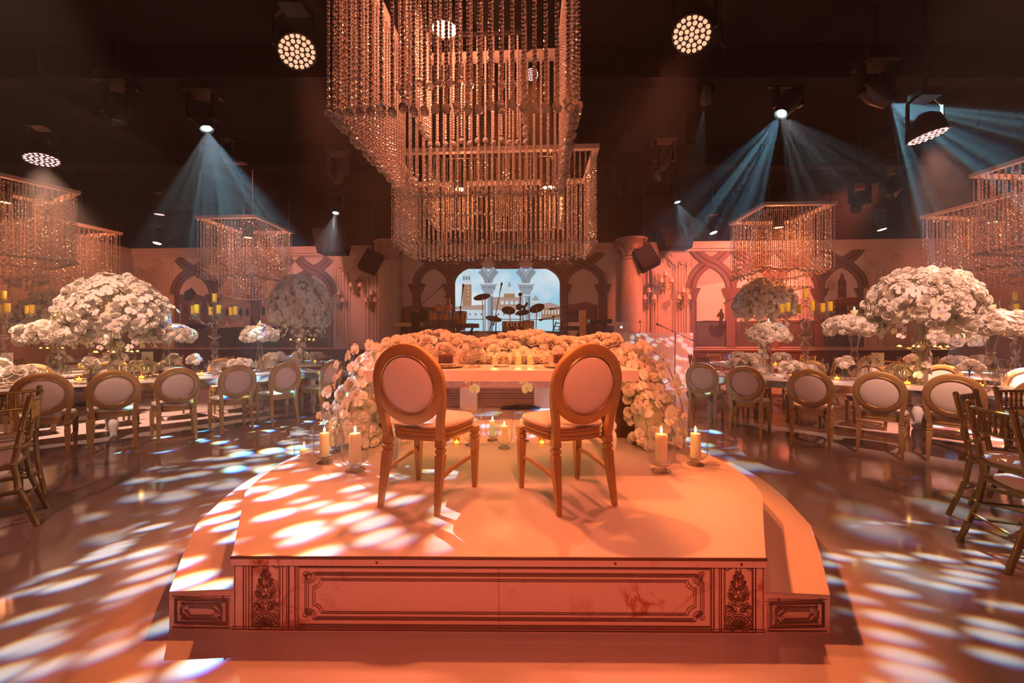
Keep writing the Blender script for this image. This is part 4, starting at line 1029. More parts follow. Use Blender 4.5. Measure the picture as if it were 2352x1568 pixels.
# ------------------------------------------------------------------ stage lamps
def aim_q(loc, target): return (Vector(target)-Vector(loc)).to_track_quat('-Z', 'Y')
def wash_head(label, loc, target, lens, r=.185, fine=True, name='led_wash_lamp', group='led wash lamps'):
    t = thing(name, label, 'stage lamp', (loc[0], loc[1], loc[2]), 0, group); q = aim_q(loc, target)
    mb = MB(); mb.lathe([(r*.5, .34), (r*.85, .28), (r*1.02, .12), (r*1.06, .05), (r*1.0, .045), (r*.98, .06), (.001, .06)], 24); hd = mb.build('head', M['blackm'], t, label=None); hd.rotation_mode = 'QUATERNION'; hd.rotation_quaternion = q
    mm = MB(); mm.lathe([(.001, .040), (r*.075, .043), (r*.115, .052), (r*.12, .06)], 9, cap=False); lm_ = mm.mesh('led_lens', M[lens])
    pos = [(0, 0)]+[(r*f*math.cos(2*math.pi*k/n+o), r*f*math.sin(2*math.pi*k/n+o)) for f, n, o in ((.30, 6, 0), (.58, 12, .2), (.86, 18, .1)) for k in range(n)]
    if fine:
        for p in pos: place('led_lens', lm_, hd, (p[0], p[1], 0))
    else:
        mb = MB(); 
        for p in pos: mb.lathe([(.001, .040), (r*.115, .052)], 6, (p[0], p[1], 0), False)
        mb.build('led_lenses', M[lens], hd)
    up = CEIL-loc[2]; ax = q @ Vector((0, 0, .18))
    mb = MB()
    for s in (-1, 1): mb.tube([(ax.x+s*r*1.15, ax.y, ax.z), (ax.x+s*r*1.15, ax.y, ax.z+.30), (ax.x+s*r*.6, ax.y, ax.z+.40)], .022, 6)
    mb.box((ax.x, ax.y, ax.z+.42), (.26, .2, .1)); mb.tube([(ax.x, ax.y, ax.z+.45), (ax.x, ax.y, up)], .025, 8); mb.build('yoke', M['blackm'], t); return t
def beam_head(label, loc, target, lens='lensblue', r=.075, k=1.0, lit=True):
    t = thing('moving_head_lamp', label, 'stage lamp', loc, 0, 'moving head beam lamps'); q = aim_q(loc, target)
    mb = MB(); mb.lathe([(.09, .50), (.15, .44), (.16, .22), (.12, .08), (r*1.35, .03), (r*1.3, .02), (r*1.1, .05), (.001, .05)], 18); hd = mb.build('head', M['blackm'], t); hd.rotation_mode = 'QUATERNION'; hd.rotation_quaternion = q
    mb = MB(); mb.lathe([(.001, .035), (r*.6, .038), (r, .048)], 14, cap=False); mb.build('lens', M[lens], hd)
    ax = q @ Vector((0, 0, .28)); up = CEIL-loc[2]
    mb = MB()
    for s in (-1, 1): mb.box((ax.x+s*.20, ax.y, ax.z+.16), (.05, .12, .44))
    mb.box((ax.x, ax.y, ax.z+.42), (.46, .34, .14)); mb.tube([(ax.x, ax.y, ax.z+.45), (ax.x, ax.y, up)], .025, 8); mb.build('yoke', M['blackm'], t, smooth=False); return t
def lm(k): return LAMPS[k][0], LAMPS[k][1]
wash_head('round led wash lamp left of the big chandelier, lit salmon', *lm('wash_a'), 'lens'); wash_head('round led wash lamp right of the big chandelier, lit salmon', *lm('wash_b'), 'lens')
wash_head('pink led wash lamp high over the left tables, seen edge-on', *lm('wash_c'), 'lenspink', .20, False); wash_head('pink led wash lamp high over the right tables, tilted', *lm('wash_d'), 'lenspink', .20, False)
beam_head('moving head throwing a wide blue beam over the left tables', *lm('beam_left')); beam_head('moving head throwing a narrow blue beam right of the big chandelier', *lm('beam_right'))
beam_head('moving head throwing a broad blue fan towards the right edge', *lm('beam_far_right')); beam_head('small moving head above the left black wedge speaker', *lm('beam_back_left')); beam_head('small moving head above the right black wedge speaker', *lm('beam_back_right'))
def small_par(label, px, py, z, target, lens='lenswhite', k=.5):
    loc = ((px-1176)*z/FPX, z, EYE+(775-py)*z/FPX); return wash_head(label, loc, target, lens, .10, False, 'par_lamp', 'small par lamps')
small_par('small white par lamp above the far left wall panels', 360, 562, 11.5, (-10.3, 10.5, 0)); small_par('small white par lamp left of the right orange chandelier', 1640, 538, 11.0, (6.2, 10.2, 1)); small_par('small white par lamp before the right wall above the flowers', 2027, 531, 10.5, (10.4, 9.9, 0))
small_par('small pink par lamp above the left crystal chandelier, seen edge-on', 366, 497, 9.5, (-8.5, 9.6, 0), 'lenspink'); 
for px, py, z, l in ((270, 285, 6.2, 'unlit moving head high on the left, tilted away'), (1520, 390, 8.5, 'unlit lamp box hanging right of the big chandelier'), (775, 420, 8.5, 'unlit lamp box hanging left of the big chandelier'), (1965, 485, 9.0, 'unlit par can right of the orange chandelier'), (2040, 455, 8.0, 'unlit par can over the far right wall')):
    loc = ((px-1176)*z/FPX, z, EYE+(775-py)*z/FPX)
    beam_head(l, loc, (loc[0]*.8-.6, loc[1]-.6, 0), 'blackm')

for k_, l_ in (('wall_a', 'par lamp facing the right wall mural from above the right tables'), ('wall_b', 'par lamp facing the wall right of the right column'), ('wall_c', 'par lamp facing the left wall mural'), ('wall_d', 'par lamp facing the far left corner'), ('wall_e', 'par lamp facing the far right corner'), ('ripple_d', 'par lamp facing the white booth'), ('garland_fill_back', 'added par lamp above the wide chandelier, brightening the garland')):
    wash_head(l_, BACK[k_][0], BACK[k_][1], 'lenspink', .10, False, 'par_lamp', 'small par lamps')  # the garland can is added to carry its brightening spot

# hanging loudspeakers
def speaker(label, px, py, z, w_, h_, tilt, yaw):
    loc = ((px-1176)*z/FPX, z, EYE+(775-py)*z/FPX); t = thing('loudspeaker', label, 'speaker', loc, 0, 'tilted loudspeakers beside the stage')
    q = Quaternion((0, 0, 1), yaw) @ Quaternion((0, 1, 0), tilt) @ Quaternion((1, 0, 0), R(-14))
    mb = MB(); mb.box((0, .16, 0), (w_, .32, h_)); o = mb.build('cabinet', M['black'], t, smooth=False); o.rotation_mode = 'QUATERNION'; o.rotation_quaternion = q
    mb = MB(); mb.box((0, -.008, 0), (w_*.94, .016, h_*.95)); o2 = mb.build('grille', M['grille'], t, smooth=False); o2.rotation_mode = 'QUATERNION'; o2.rotation_quaternion = q
    mb = MB(); mb.tube([(0, .2, h_*.4), (0, .25, CEIL-loc[2])], .02, 6); mb.build('bracket', M['blackm'], t)
speaker('tilted black loudspeaker beside the left stone column', 851, 597, 11.6, .50, .62, R(24), R(8)); speaker('tilted black loudspeaker beside the right stone column', 1485, 588, 11.6, .56, .66, R(-27), R(-8))
def wedge(label, px, z, y0, y1, w0, w1):
    k = z/FPX; loc = ((px-1176)*k, z, EYE+(775-y1)*k); h = (y1-y0)*k
    t = thing('wedge_speaker', label, 'speaker', loc, 0, 'wedge speakers on the wall top')
    mb = MB(); mb.box((0, .25, h*.5), (w1*k, .5, h), w0/w1, 1); mb.build('cabinet', M['black'], t, smooth=False)
    mb = MB(); mb.box((0, -.012, h*.35), (w1*k*.96, .024, h*.6), 1.04, 1); mb.build('grille', M['grille'], t, smooth=False)
    mb = MB(); mb.tube([(0, .3, h), (0, .3, CEIL-loc[2])], .03, 6); mb.build('bracket', M['blackm'], t)
wedge('black wedge-shaped speaker over the wall, left of the left column', 757, 11.7, 524, 580, 82, 58); wedge('black wedge-shaped speaker over the wall, right of the right column', 1559, 11.7, 522, 568, 82, 62)
k = 10.5/FPX; t = thing('projector', 'grey projector box hanging behind the wide chandelier', 'projector', ((1187-1176)*k, 10.5, EYE+(775-563)*k))
mb = MB(); mb.box((0, .2, .22), (.8, .6, .42)); mb.build('body', M['grille'], t, smooth=False); mb = MB(); mb.lathe([(.09, 0), (.10, .06), (.07, .06)], 14, (0, 0, 0)); o = mb.build('lens', M['blackm'], t); o.location = (.2, -.1, .22); o.rotation_euler = (R(90), 0, 0)
mb = MB(); mb.tube([(0, .2, .42), (0, .2, CEIL-t.location.z)], .025, 6); mb.build('pole', M['blackm'], t)
mb = MB(); mb.tube([(2.05, 3.9, 4.46), (2.06, 3.9, 4.30), (2.09, 3.9, 4.20)], [.03, .018, .022], 6); mb.tube([(2.05, 3.9, 4.46), (2.05, 3.9, 6.0)], .004, 4); tag(mb.build('cable_end', M['black']), 'short black cable end dangling right of the salmon wash lamp', 'cable')

# ------------------------------------------------------------------ long guest tables
TH = .76
def frame_at(corner, ds, dn):
    c, ds, dn = Vector((*corner, 0)), Vector((*ds, 0)).normalized(), Vector((*dn, 0)).normalized()
    return lambda s, t, z=TH: c+ds*s+dn*t+Vector((0, 0, z))
LT = frame_at((-3.42, 7.14), (-.665, -.747), (-.747, .665)); RT = frame_at((3.05, 6.41), (.67, -.74), (.74, .67))
def long_table(label, F, L, W, name='long_table'):
    o = F(L/2, W/2, 0); a = F(0, 0, 0); b_ = F(L, 0, 0); c = F(0, W, 0)
    dx = b_-a
    if dx.cross(c-a).z < 0: dx = -dx
    t = thing(name, label, 'table', o, math.atan2(dx.y, dx.x), 'mirrored long guest tables')
    mb = MB(); mb.box((0, 0, TH-.0125), (L, W, .025)); mb.build('tabletop', M['white'], t, smooth=False)
    mb = MB(); mb.box((0, 0, TH-.075), (L-.01, W-.01, .10)); mb.build('mirror_apron', M['mirror'], t, smooth=False)
    for x in (-L/2+.12, 0, L/2-.12):
        for y in (-W/2+.1, W/2-.1): place('leg', leg_me, t, (x, y, 0), None, (1.15, 1.15, 1.0))
    return t
long_table('mirrored long guest table left of the dais, its end towards the stage', LT, 5.3, 1.1)
long_table('mirrored long guest table right of the dais, its end towards the stage', RT, 4.9, 1.1)
ORD = ['first', 'second', 'third', 'fourth', 'fifth', 'sixth', 'seventh', 'eighth', 'ninth', 'tenth', 'eleventh', 'twelfth']
def chair_at(loc, f, label, group, src=chair0, back=.25):
    f = Vector((*f, 0)).normalized(); return copy_tree(src, (loc[0]+f.x*back, loc[1]+f.y*back, 0), math.atan2(-f.x, f.y), label, group)
G1, G2 = 'chairs along the left guest table', 'chairs along the right guest table'
for k, (x, y, f) in enumerate(((-3.14, 6.86, (-.93, .42)), (-3.52, 6.14, (-.80, .60)), (-3.91, 5.64, (-.77, .64)), (-4.34, 5.14, (-.72, .69)), (-4.73, 4.71, (-.72, .70)), (-5.13, 4.33, (-.70, .72)))):
    chair_at((x, y), f, ('oval-back chair turned side-on at the stage end of the left guest table' if k == 0 else 'oval-back chair, %s from the stage on the near side of the left guest table' % ORD[k]), G1)
for k, (x, y, f) in enumerate(((2.93, 6.11, (.60, .80)), (3.17, 5.39, (.66, .75)), (3.665, 4.875, (.62, .78)), (4.19, 4.52, (.72, .69)), (4.67, 4.19, (.76, .65)), (5.15, 3.80, (.76, .65)))):
    chair_at((x, y), f, 'oval-back chair, %s from the stage on the near side of the right guest table' % ORD[k], G2)
for F, nm, g_, n in ((LT, 'left', G1, 6), (RT, 'right', G2, 6)):
    for k in range(n):
        p = F(.35+.76*k, 1.72); d = F(0, 0)-F(0, 1)
        chair_at(p, d, 'far-side oval-back chair facing us, %s from the stage at the %s guest table' % (ORD[k], nm), g_)

# ---- things standing on the guest tables
M['vase'] = thin_glass('vase_glass', (.90, .88, .86), .95, .04, .16)
def pillar_on(loc, label, k=1.0, wide=.042, glass=True, mat='wax', group='pillar candles on the flower stands'):
    t = thing('pillar_candle', label, 'candle', loc, 0, group)
    mb = MB(); mb.lathe([(wide*.98, 0), (wide, .004), (wide, .14), (wide*.9, .145), (wide*.5, .138), (.004, .137)], 16); c = mb.build('wax', M[mat], t)
    mb = MB(); mb.lathe([(.001, .14), (.008, .152), (.009, .163), (.001, .195)], 8); mb.build('flame', M['flame'], c)
    if glass:
        mb = MB(); mb.lathe([(wide*1.75, -.01), (wide*1.75, .2), (wide*1.9, .215)], 18, cap=False); mb.build('glass_sleeve', M['glass'], t)
    t.scale = (k, k, k); point((loc[0], loc[1], loc[2]+.17*k), (1, .55, .18), 1.6, .012); return t
def low_stand(label, loc, rx=.30, h=.62, n=78, seed=0):
    t = thing('flower_stand', label, 'flowers', loc, seed, 'low flower discs on glass vases')
    mb = MB(); mb.lathe([(.095, 0), (.10, .006), (.07, .02), (.03, .05), (.045, .07), (.075, .14), (.080, .20), (.05, .32), (.032, .42), (.036, .46), (.075, h-.07), (.13, h-.05)], 16, cap=False); mb.build('glass_vase', M['vase'], t)
    mb = MB(); mb.ball((0, 0, .43), .045, 10, 6, 1, 1, .7); mb.build('glass_knop', M['vase'], t)
    dome(t, (0, 0, h), rx, rx, .15, n, -.45, {'rose': .3, 'hydrangea': .4, 'orchid': .3}, 1.25, .08)
    return t
def ball_stand(label, loc, rx, rz, h, n, zmin=-.35, sprays=True, tray=True, seed=0):
    t = thing('flower_ball', label, 'flowers', loc, seed, 'tall flower domes on glass stands')
    mb = MB(); mb.lathe([(.17, 0), (.175, .012), (.15, .02), (.062, .03), (.06, .05), (.06, h-.12), (.10, h-.03), (.16, h)], 18, cap=False); mb.build('glass_column', M['vase'], t)
    mb = MB(); mb.lathe([(.052, .04), (.055, h*.5), (.052, h-.12)], 12); mb.build('inner_flowers', M['foam'], t)
    for k in range(14):
        a = k*2.4; z = .08+(h-.25)*k/14; bloom('orchid' if k % 3 else 'hydrangea', t, (.07*math.cos(a), .07*math.sin(a), z), (math.cos(a), math.sin(a), .2), 1.0)
    if tray:
        mb = MB(); mb.lathe([(.06, h*.52), (.27, h*.52), (.275, h*.54)], 20, cap=False); tr = mb.build('glass_tray', M['vase'], t)
        for k in range(7):
            a = 2*math.pi*k/7; mb = MB(); mb.lathe([(.024, 0), (.028, .035)], 10, (.22*math.cos(a), .22*math.sin(a), h*.54), False); mb.m = 1; mb.lathe([(.001, .012), (.02, .014), (.006, .022), (.001, .034)], 8, (.22*math.cos(a), .22*math.sin(a), h*.54), False); mb.build('tealight', [M['votive'], M['flame']], tr)
    dome(t, (0, 0, h+rz*abs(zmin)*.9), rx, rx, rz, n, zmin, {'rose': .28, 'hydrangea': .30, 'orchid': .42}, 1.3, .07)
    if sprays:
        for k in range(9):
            a = 2*math.pi*k/9+.3; ca, sa = math.cos(a), math.sin(a); z0 = h+rz*.1; r = rx*.72
            spray(t, [(ca*r*.6, sa*r*.6, z0), (ca*r, sa*r, z0-.12), (ca*r*1.02, sa*r*1.02, z0-.32)], 6, 1.1, (ca, sa, .1))
        for k in range(3):
            a = (.2, 2.7, -1.2)[k]; ca, sa = math.cos(a), math.sin(a)
            spray(t, [(ca*rx*.8, sa*rx*.8, h+rz*.7), (ca*rx*1.15, sa*rx*1.15, h+rz*.65), (ca*rx*1.4, sa*rx*1.4, h+rz*.4)], 5, 1.1, (ca, sa, .6))
    return t
bl = ball_stand('huge cream flower dome on glass column, on the left guest table', LT(2.60, .55), .54, .56, .70, 230)
br = ball_stand('wide cream flower dome on glass column, on the right guest table', RT(2.47, .55), .50, .42, .86, 200, seed=1.1)
for F, s, l in ((LT, 3.16, 'cream flower disc on glass vase, left of the huge dome on the left table'), (LT, 2.06, 'cream flower disc on glass vase, right of the huge dome on the left table'), (LT, .83, 'cream flower disc on glass vase, nearest the stage on the left table'),
                (RT, .81, 'white flower disc on glass vase, nearest the stage on the right table'), (RT, 1.83, 'cream flower disc on glass vase, left of the dome on the right table'), (RT, 3.02, 'cream flower disc on glass vase, right of the dome on the right table')):
    far = s < 1
    h = .62 if not (F is RT and s > 1) else .72
    o = low_stand(l, F(s, .55), .25 if far else .31, h, 60 if far else 80, s)
    pillar_on(F(s, .55, TH+h+.10), 'lit pillar candle on the '+l.replace('cream ', '').replace('white ', '').replace(' on glass vase', ''), .85 if far else 1.0)
    if F is LT: pass
pillar_on(LT(2.35, .25, TH+.78), 'lit candle below the huge flower dome on the left table, right side', .7, group='pillar candles beside the huge dome')
def candelabra(label, loc, rz=0):
    t = thing('crystal_candelabra', label, 'candelabra', loc, rz, 'crystal candelabra')
    mb = MB(); mb.lathe([(.11, 0), (.115, .012), (.08, .025), (.03, .05), (.045, .08), (.06, .16), (.035, .22), (.025, .25), (.05, .28), (.055, .30), (.03, .33), (.05, .40), (.062, .46), (.04, .52), (.02, .56), (.085, .60), (.09, .62), (.03, .65), (.03, .70), (.055, .76), (.05, .84), (.025, .90), (.03, 1.0), (.05, 1.02), (.05, 1.04), (.02, 1.06)], 12); mb.build('stem', M['glassr'], t)
    def cup(x, y, z, par):
        mb = MB(); mb.lathe([(.02, -.03), (.055, 0), (.06, .012), (.03, .018)], 12, (x, y, z)); 
        for k in range(7):
            a = 2*math.pi*k/7; mb.lathe([(.001, -.085), (.010, -.06), (.004, -.02), (.001, 0)], 5, (x+.055*math.cos(a), y+.055*math.sin(a), z), False)
        mb.build('drip_cup', M['glassr'], par)
        mb = MB(); mb.lathe([(.030, .015), (.032, .15), (.02, .145), (.003, .144)], 12, (x, y, z)); mb.build('candle', M['waxy'], par)
        mb = MB(); mb.lathe([(.035, .018), (.055, .06), (.060, .12), (.048, .17), (.062, .215)], 14, (x, y, z), False); mb.build('glass_shade', M['glass'], par)
    for k in range(6):
        a = 2*math.pi*k/6+.3; ca, sa = math.cos(a), math.sin(a)
        mb = MB(); mb.tube(smooth_path3([(ca*.03, sa*.03, .86), (ca*.12, sa*.12, .80), (ca*.22, sa*.22, .84), (ca*.29, sa*.29, .93)], 5), .012, 6); arm = mb.build('arm', M['glassr'], t)
        cup(ca*.29, sa*.29, .95, arm)
    mb = MB(); mb.lathe([(.02, 1.05), (.03, 1.10), (.02, 1.14)], 10); arm = mb.build('top_socket', M['glassr'], t); cup(0, 0, 1.15, arm)
    return t
cn = candelabra('crystal candelabra with yellow candles, on the left guest table', LT(1.47, .55))
copy_tree(cn, RT(1.28, .55), .9, 'crystal candelabra with yellow candles, on the right guest table')
copy_tree(cn, (7.75, 6.1, .756), .4, 'crystal candelabra behind the flowers at the right edge'); copy_tree(cn, (-7.7, 6.0, .756), .2, 'crystal candelabra behind the flowers at the left edge')
RB = None
def rose_bowl(label, loc, group, k=1.0):
    global RB
    if RB is None:
        t = thing('rose_bowl', label, 'flowers', loc, 0, group)
        mb = MB(); mb.lathe([(.05, 0), (.052, .004), (.085, .03), (.10, .07), (.095, .11)], 16, cap=False); mb.build('glass_bowl', M['vase'], t)
        dome(t, (0, 0, .10), .12, .12, .085, 20, 0, {'rose': .6, 'hydrangea': .4}, 1.05, .06); RB = t
    else: t = copy_tree(RB, loc, rf.uniform(0, 6), label, group)
    t.scale = (k, k, k); return t
BV = None
def bud_vase(label, loc, group, k=1.0):
    global BV
    if BV is None:
        t = thing('bud_vase', label, 'flowers', loc, 0, group)
        mb = MB(); mb.lathe([(.03, 0), (.034, .01), (.034, .12), (.03, .16)], 12, cap=False); mb.build('glass_vase', M['vase'], t)
        mb = MB(); mb.tube([(0, 0, .02), (.01, 0, .14), (.03, 0, .22)], .004, 5); mb.tube([(.01, 0, .02), (-.005, .01, .15), (-.03, .02, .20)], .004, 5); mb.build('stem', M['green'], t)
        for p in ((.03, 0, .24), (-.03, .02, .22), (.0, -.03, .20), (.05, .03, .21)): bloom('rose', t, p, (p[0]*8, p[1]*8, .7), 1.25)
        for p in ((.01, .04, .19), (-.05, -.02, .19)): bloom('hydrangea', t, p, (p[0]*8, p[1]*8, .5), 1.2)
        BV = t
    else: t = copy_tree(BV, loc, rf.uniform(0, 6), label, group)
    t.scale = (k, k, k); return t
def sign(label, loc, txt, rz):
    t = thing('table_number', label, 'sign', loc, rz, 'table numbers')
    mb = MB(); mb.lathe([(.035, 0), (.035, .006), (.004, .012), (.004, .16)], 12); mb.build('stand', M['goldbright'], t)
    mb = MB(); mb.box((0, 0, .25), (.13, .006, .19)); c = mb.build('card', M['card'], t, smooth=False)
    fc = bpy.data.curves.new('number', 'FONT'); fc.body = txt; fc.size = .10; fc.align_x = 'CENTER'; fc.align_y = 'CENTER'; fc.extrude = .0004; fc.materials.append(M['line'])
    tmp = bpy.data.objects.new('number_text', fc); C.objects.link(tmp); bpy.context.view_layer.update(); me = bpy.data.meshes.new_from_object(tmp.evaluated_get(bpy.context.evaluated_depsgraph_get())); bpy.data.objects.remove(tmp)
    if not me.materials: me.materials.append(M['line'])
    o = place('number', me, c); o.location = (0, -.0042, .235); o.rotation_euler = (R(90), 0, 0)
    mb = MB(); mb.box((0, -.0038, .315), (.012, .001, .012), rz=0); mb.build('printed_mark', M['line'], c, smooth=False)
CHG = PLT = None
for F, nm, n in ((LT, 'left', 6), (RT, 'right', 6)):
    gl = 'glasses on the %s guest table' % nm
    for side, t0 in (('near', .20), ('far', .90)):
        sg = 1 if side == 'near' else -1
        for k in range(n):
            s = .45+.80*k
            p = F(s, t0, TH)
            lab = 'beaded charger plate, %s from the stage on the %s side of the %s guest table' % (ORD[k], side, nm)
            if CHG is None: CHG = plate('charger_plate', lab, p, .15, 'charger plates on guest tables', 40, 'white')
            else: copy_tree(CHG, p, 0, lab)
            b_ = giftbox('x', F(s, t0, TH+.016), 'gift boxes on guest tables', 1.0) if k == 0 and nm == 'left' and side == 'near' else copy_tree(GB, F(s, t0, TH+.016), rf.uniform(0, 3))
            GB = b_
            b_['label'] = 'dark gift box, %s from the stage on the %s side of the %s guest table' % (ORD[k], side, nm)
            for q, (ds_, dt) in enumerate(((.20, .14), (.28, .10), (.24, .20))):
                wineglass('clear stemmed glass among the %s-side settings of the %s guest table' % (side, nm), F(s+ds_, t0+sg*dt, TH), 'glasses on the %s side of the %s guest table' % (side, nm), (1.0, .85, 1.1)[q])
    for k, (s, tt) in enumerate(((1.15, .42), (2.3, .80), (3.45, .45), (4.2, .6), (.35, .6))):
        rose_bowl('low glass bowl of cream roses, %s in the middle of the %s guest table' % (ORD[k], nm), F(s, tt, TH), 'rose bowls', 1.15)
    for k, (s, tt) in enumerate(((.60, .38), (1.75, .42), (1.95, .76), (2.85, .36), (3.8, .40), (3.65, .75))):
        bud_vase('small glass vase of cream roses, %s in the middle of the %s guest table' % (ORD[k], nm), F(s, tt, TH), 'bud vases', 1.15)
    for k, (s, tt) in enumerate(((1.1, .62), (1.65, .50), (2.35, .42), (2.95, .70), (3.35, .60), (.55, .55), (4.05, .45))):
        votive_amber('glowing amber votive, %s along the middle of the %s guest table' % (ORD[k], nm), F(s, tt, TH), 'amber votives on guest tables', 1.2)
        if k % 2 == 0:
            q = F(s, tt, TH+.14); point(q, (1, .5, .14), .8, .03)
sign('white table number card reading 5, on the right guest table', RT(2.05, .72, TH+.04), '5', R(-35))
sign('white table number card reading 6, on the left guest table', LT(2.25, .80, TH+.03), '6', R(38))
sign('white table number card reading 10, at the left edge of the picture', (-8.35, 6.55, .756), '10', R(45))

# ---- gold bamboo chairs
def bamboo_chair(label, loc, rz, group, src=[]):
    if src: return copy_tree(src[0], loc, rz, label, group)
    t = thing('bamboo_chair', label, 'chair', loc, rz, group)
    def bam(mb, pts, r, n=9):
        pp = [Vector(pts[0])]; rs = [r]
        P = [Vector(p) for p in pts]
        for k in range(len(P)-1):
            m = max(1, int((P[k+1]-P[k]).length/.12))
            for q in range(1, m+1):
                b_ = P[k].lerp(P[k+1], q/m)
                if q < m or k < len(P)-2:
                    d = (P[k+1]-P[k]).normalized()*.006
                    pp += [b_-d, b_, b_+d]; rs += [r, r*1.22, r]
                else: pp.append(b_); rs.append(r)
        mb.tube(pp, rs, 8)
    for s in (-1, 1):
        mb = MB(); bam(mb, [(s*.20, -.30, 0), (s*.185, -.215, .28), (s*.18, -.19, .46), (s*.18, -.225, .70), (s*.18, -.265, .92)], .017); mb.ball((s*.18, -.266, .925), .019, 8, 5); mb.build('back_post', M['bronze'], t)
        mb = MB(); bam(mb, [(s*.215, .215, 0), (s*.20, .19, .44)], .017); mb.build('leg', M['bronze'], t)
        for z0, z1 in ((.16, .16), (.27, .27)):
            mb = MB(); mb.tube([(s*.205, .20, z0), (s*.19, -.22-.03*(z0 < .2), z1)], .0095, 6); mb.build('stretcher', M['bronze'], t)
    for y, z, w_ in ((.205, .20, .41), (-.245, .20, .38)):
        mb = MB(); mb.tube([(-w_/2, y, z), (w_/2, y, z)], .0095, 6); mb.build('stretcher', M['bronze'], t)
    def by(z): return -.19-.075*max(0, (z-.46))/.46*1.0-.0
    for z in (.56, .76, .90):
        mb = MB(); y = by(z); mb.tube([(-.18, y, z), (-.06, y-.018, z), (.06, y-.018, z), (.18, y, z)], .012, 7); mb.build('back_rail', M['bronze'], t)
    for k in range(7):
        x = -.135+.045*k; mb = MB(); pr = [(.006, 0), (.010, .02), (.006, .035), (.006, .05), (.012, .065), (.006, .08), (.006, .10), (.010, .12), (.006, .14)]
        mb.lathe(pr, 6, (x, by(.83)-.014, .76)); mb.build('spindle', M['bronze'], t)
    mb = MB(); mb.tube([(-.20, .20, .44), (.20, .20, .44), (.18, -.19, .44), (-.18, -.19, .44), (-.20, .20, .44)], .017, 6); mb.build('seat_rail', M['bronze'], t)
    mb = MB(); loft(mb, [[(x*k, y*k, z) for (x, y, _) in seat_ring(.88, 0, 28)] for k, z in ((1, .445), (1.02, .46), (1.0, .48), (.85, .49), (.3, .493))]); mb.build('seat', M['cloth'], t)
    src.append(t); return t
def bamboo_by_back(label, mid, f, group):
    f = Vector((*f, 0)).normalized(); return bamboo_chair(label, (mid[0]+f.x*.28, mid[1]+f.y*.28, 0), math.atan2(-f.x, f.y), group)
GB1 = 'gold bamboo chairs in front'
bamboo_by_back('gold bamboo chair nearest at the right edge of the picture', (2.92, 2.44), (.93, -.36), GB1)
bamboo_by_back('gold bamboo chair just behind the nearest one at the right edge', (3.52, 3.09), (.42, -.91), GB1)
bamboo_by_back('gold bamboo chair cut by the right edge, beyond the nearer two', (4.23, 3.34), (.05, -1), GB1)
bamboo_by_back('gold bamboo chair nearest at the left edge of the picture', (-3.56, 2.98), (-.72, -.66), GB1)
bamboo_by_back('gold bamboo chair cut by the left edge, behind the nearer one', (-4.10, 3.22), (-.92, .38), GB1)
# ---- second row of tables behind
def round_table(label, x, y, r=.85):
    t = thing('round_table', label, 'table', (x, y, 0), 0, 'round tables in the second row')
    mb = MB(); mb.lathe([(r, TH-.03), (r, TH), (.001, TH)], 32); mb.build('tabletop', M['white'], t)
    mb = MB(); mb.lathe([(.30, 0), (.30, .03), (.06, .06), (.06, TH-.03)], 16); mb.build('pedestal', M['brown'], t)
    return t
GB2 = 'gold bamboo chairs in the second row'
SECOND = ((-5.0, 9.2, 'behind the left long table'), (-8.6, 8.2, 'in the far left corner'), (5.5, 8.9, 'under the orange chandelier'), (8.4, 7.6, 'in the far right corner'))
TAKEN = [((-7.75, 6.5), 1.25), ((7.4, 6.2), 1.1)]+[((o.location.x, o.location.y), .66) for o in bpy.data.objects if o.parent is None and o.name.startswith('oval_back_chair')]
for q, (x, y, w_) in enumerate(SECOND):
    round_table('round white guest table '+w_, x, y, 1.0)
    SIDE = ['right', 'far right', 'far', 'far left', 'left', 'near left', 'near', 'near right']
    def side(a): return SIDE[int(round((a % (2*math.pi))/(math.pi/4))) % 8]
    for k in range(8):
        a = 2*math.pi*k/8+.2; cp = Vector((x+1.12*math.cos(a), y+1.12*math.sin(a)))
        if any((cp-Vector(o_)).length < r_ for o_, r_ in TAKEN): continue
        bamboo_chair('bamboo chair on the %s side of the table ' % side(a-.2)+w_, (x+1.12*math.cos(a), y+1.12*math.sin(a), 0), a+math.pi/2, 'gold bamboo chairs around the table '+w_)
    for k in range(8):
        a = 2*math.pi*k/8+.4
        wineglass('clear stemmed glass on the round table '+w_, (x+.62*math.cos(a), y+.62*math.sin(a), TH), 'glasses on the table '+w_, 1.05)
        if k % 2 == 0: wineglass('clear stemmed glass on the round table '+w_, (x+.72*math.cos(a+.15), y+.72*math.sin(a+.15), TH), 'glasses on the table '+w_, 1.0)
    for k in range(3):
        a = 2*math.pi*k/3+.9; votive_amber('amber votive, %s part of the table ' % side(a)+w_, (x+.42*math.cos(a), y+.42*math.sin(a), TH), 'amber votives on the table '+w_, 1.2)
        rose_bowl('low rose bowl, %s part of the table ' % side(a+1)+w_, (x+.5*math.cos(a+1), y+.5*math.sin(a+1), TH), 'rose bowls on the table '+w_, 1.2)
copy_tree(bl, (-4.83, 9.1, TH), 1.4, 'tall cream flower ball on the round table behind the left guest table', scale=1.0).scale = (1.12, 1.12, 1.38)
copy_tree(br, (5.62, 8.85, TH), 2.4, 'tall flower dome under the orange chandelier, behind the right guest table').scale = (1.12, 1.12, 1.3)
copy_tree(bl, (-8.7, 7.6, TH), 2.2, 'tall flower dome at the far left edge, behind the left guest table')
for x, y, l in ((-7.2, 6.75, 'cream flower disc with drooping blooms at the left edge of the picture'), (7.0, 6.3, 'cream flower disc low behind the right dome')): low_stand(l, (x, y, TH), .30, .58, 60, x)
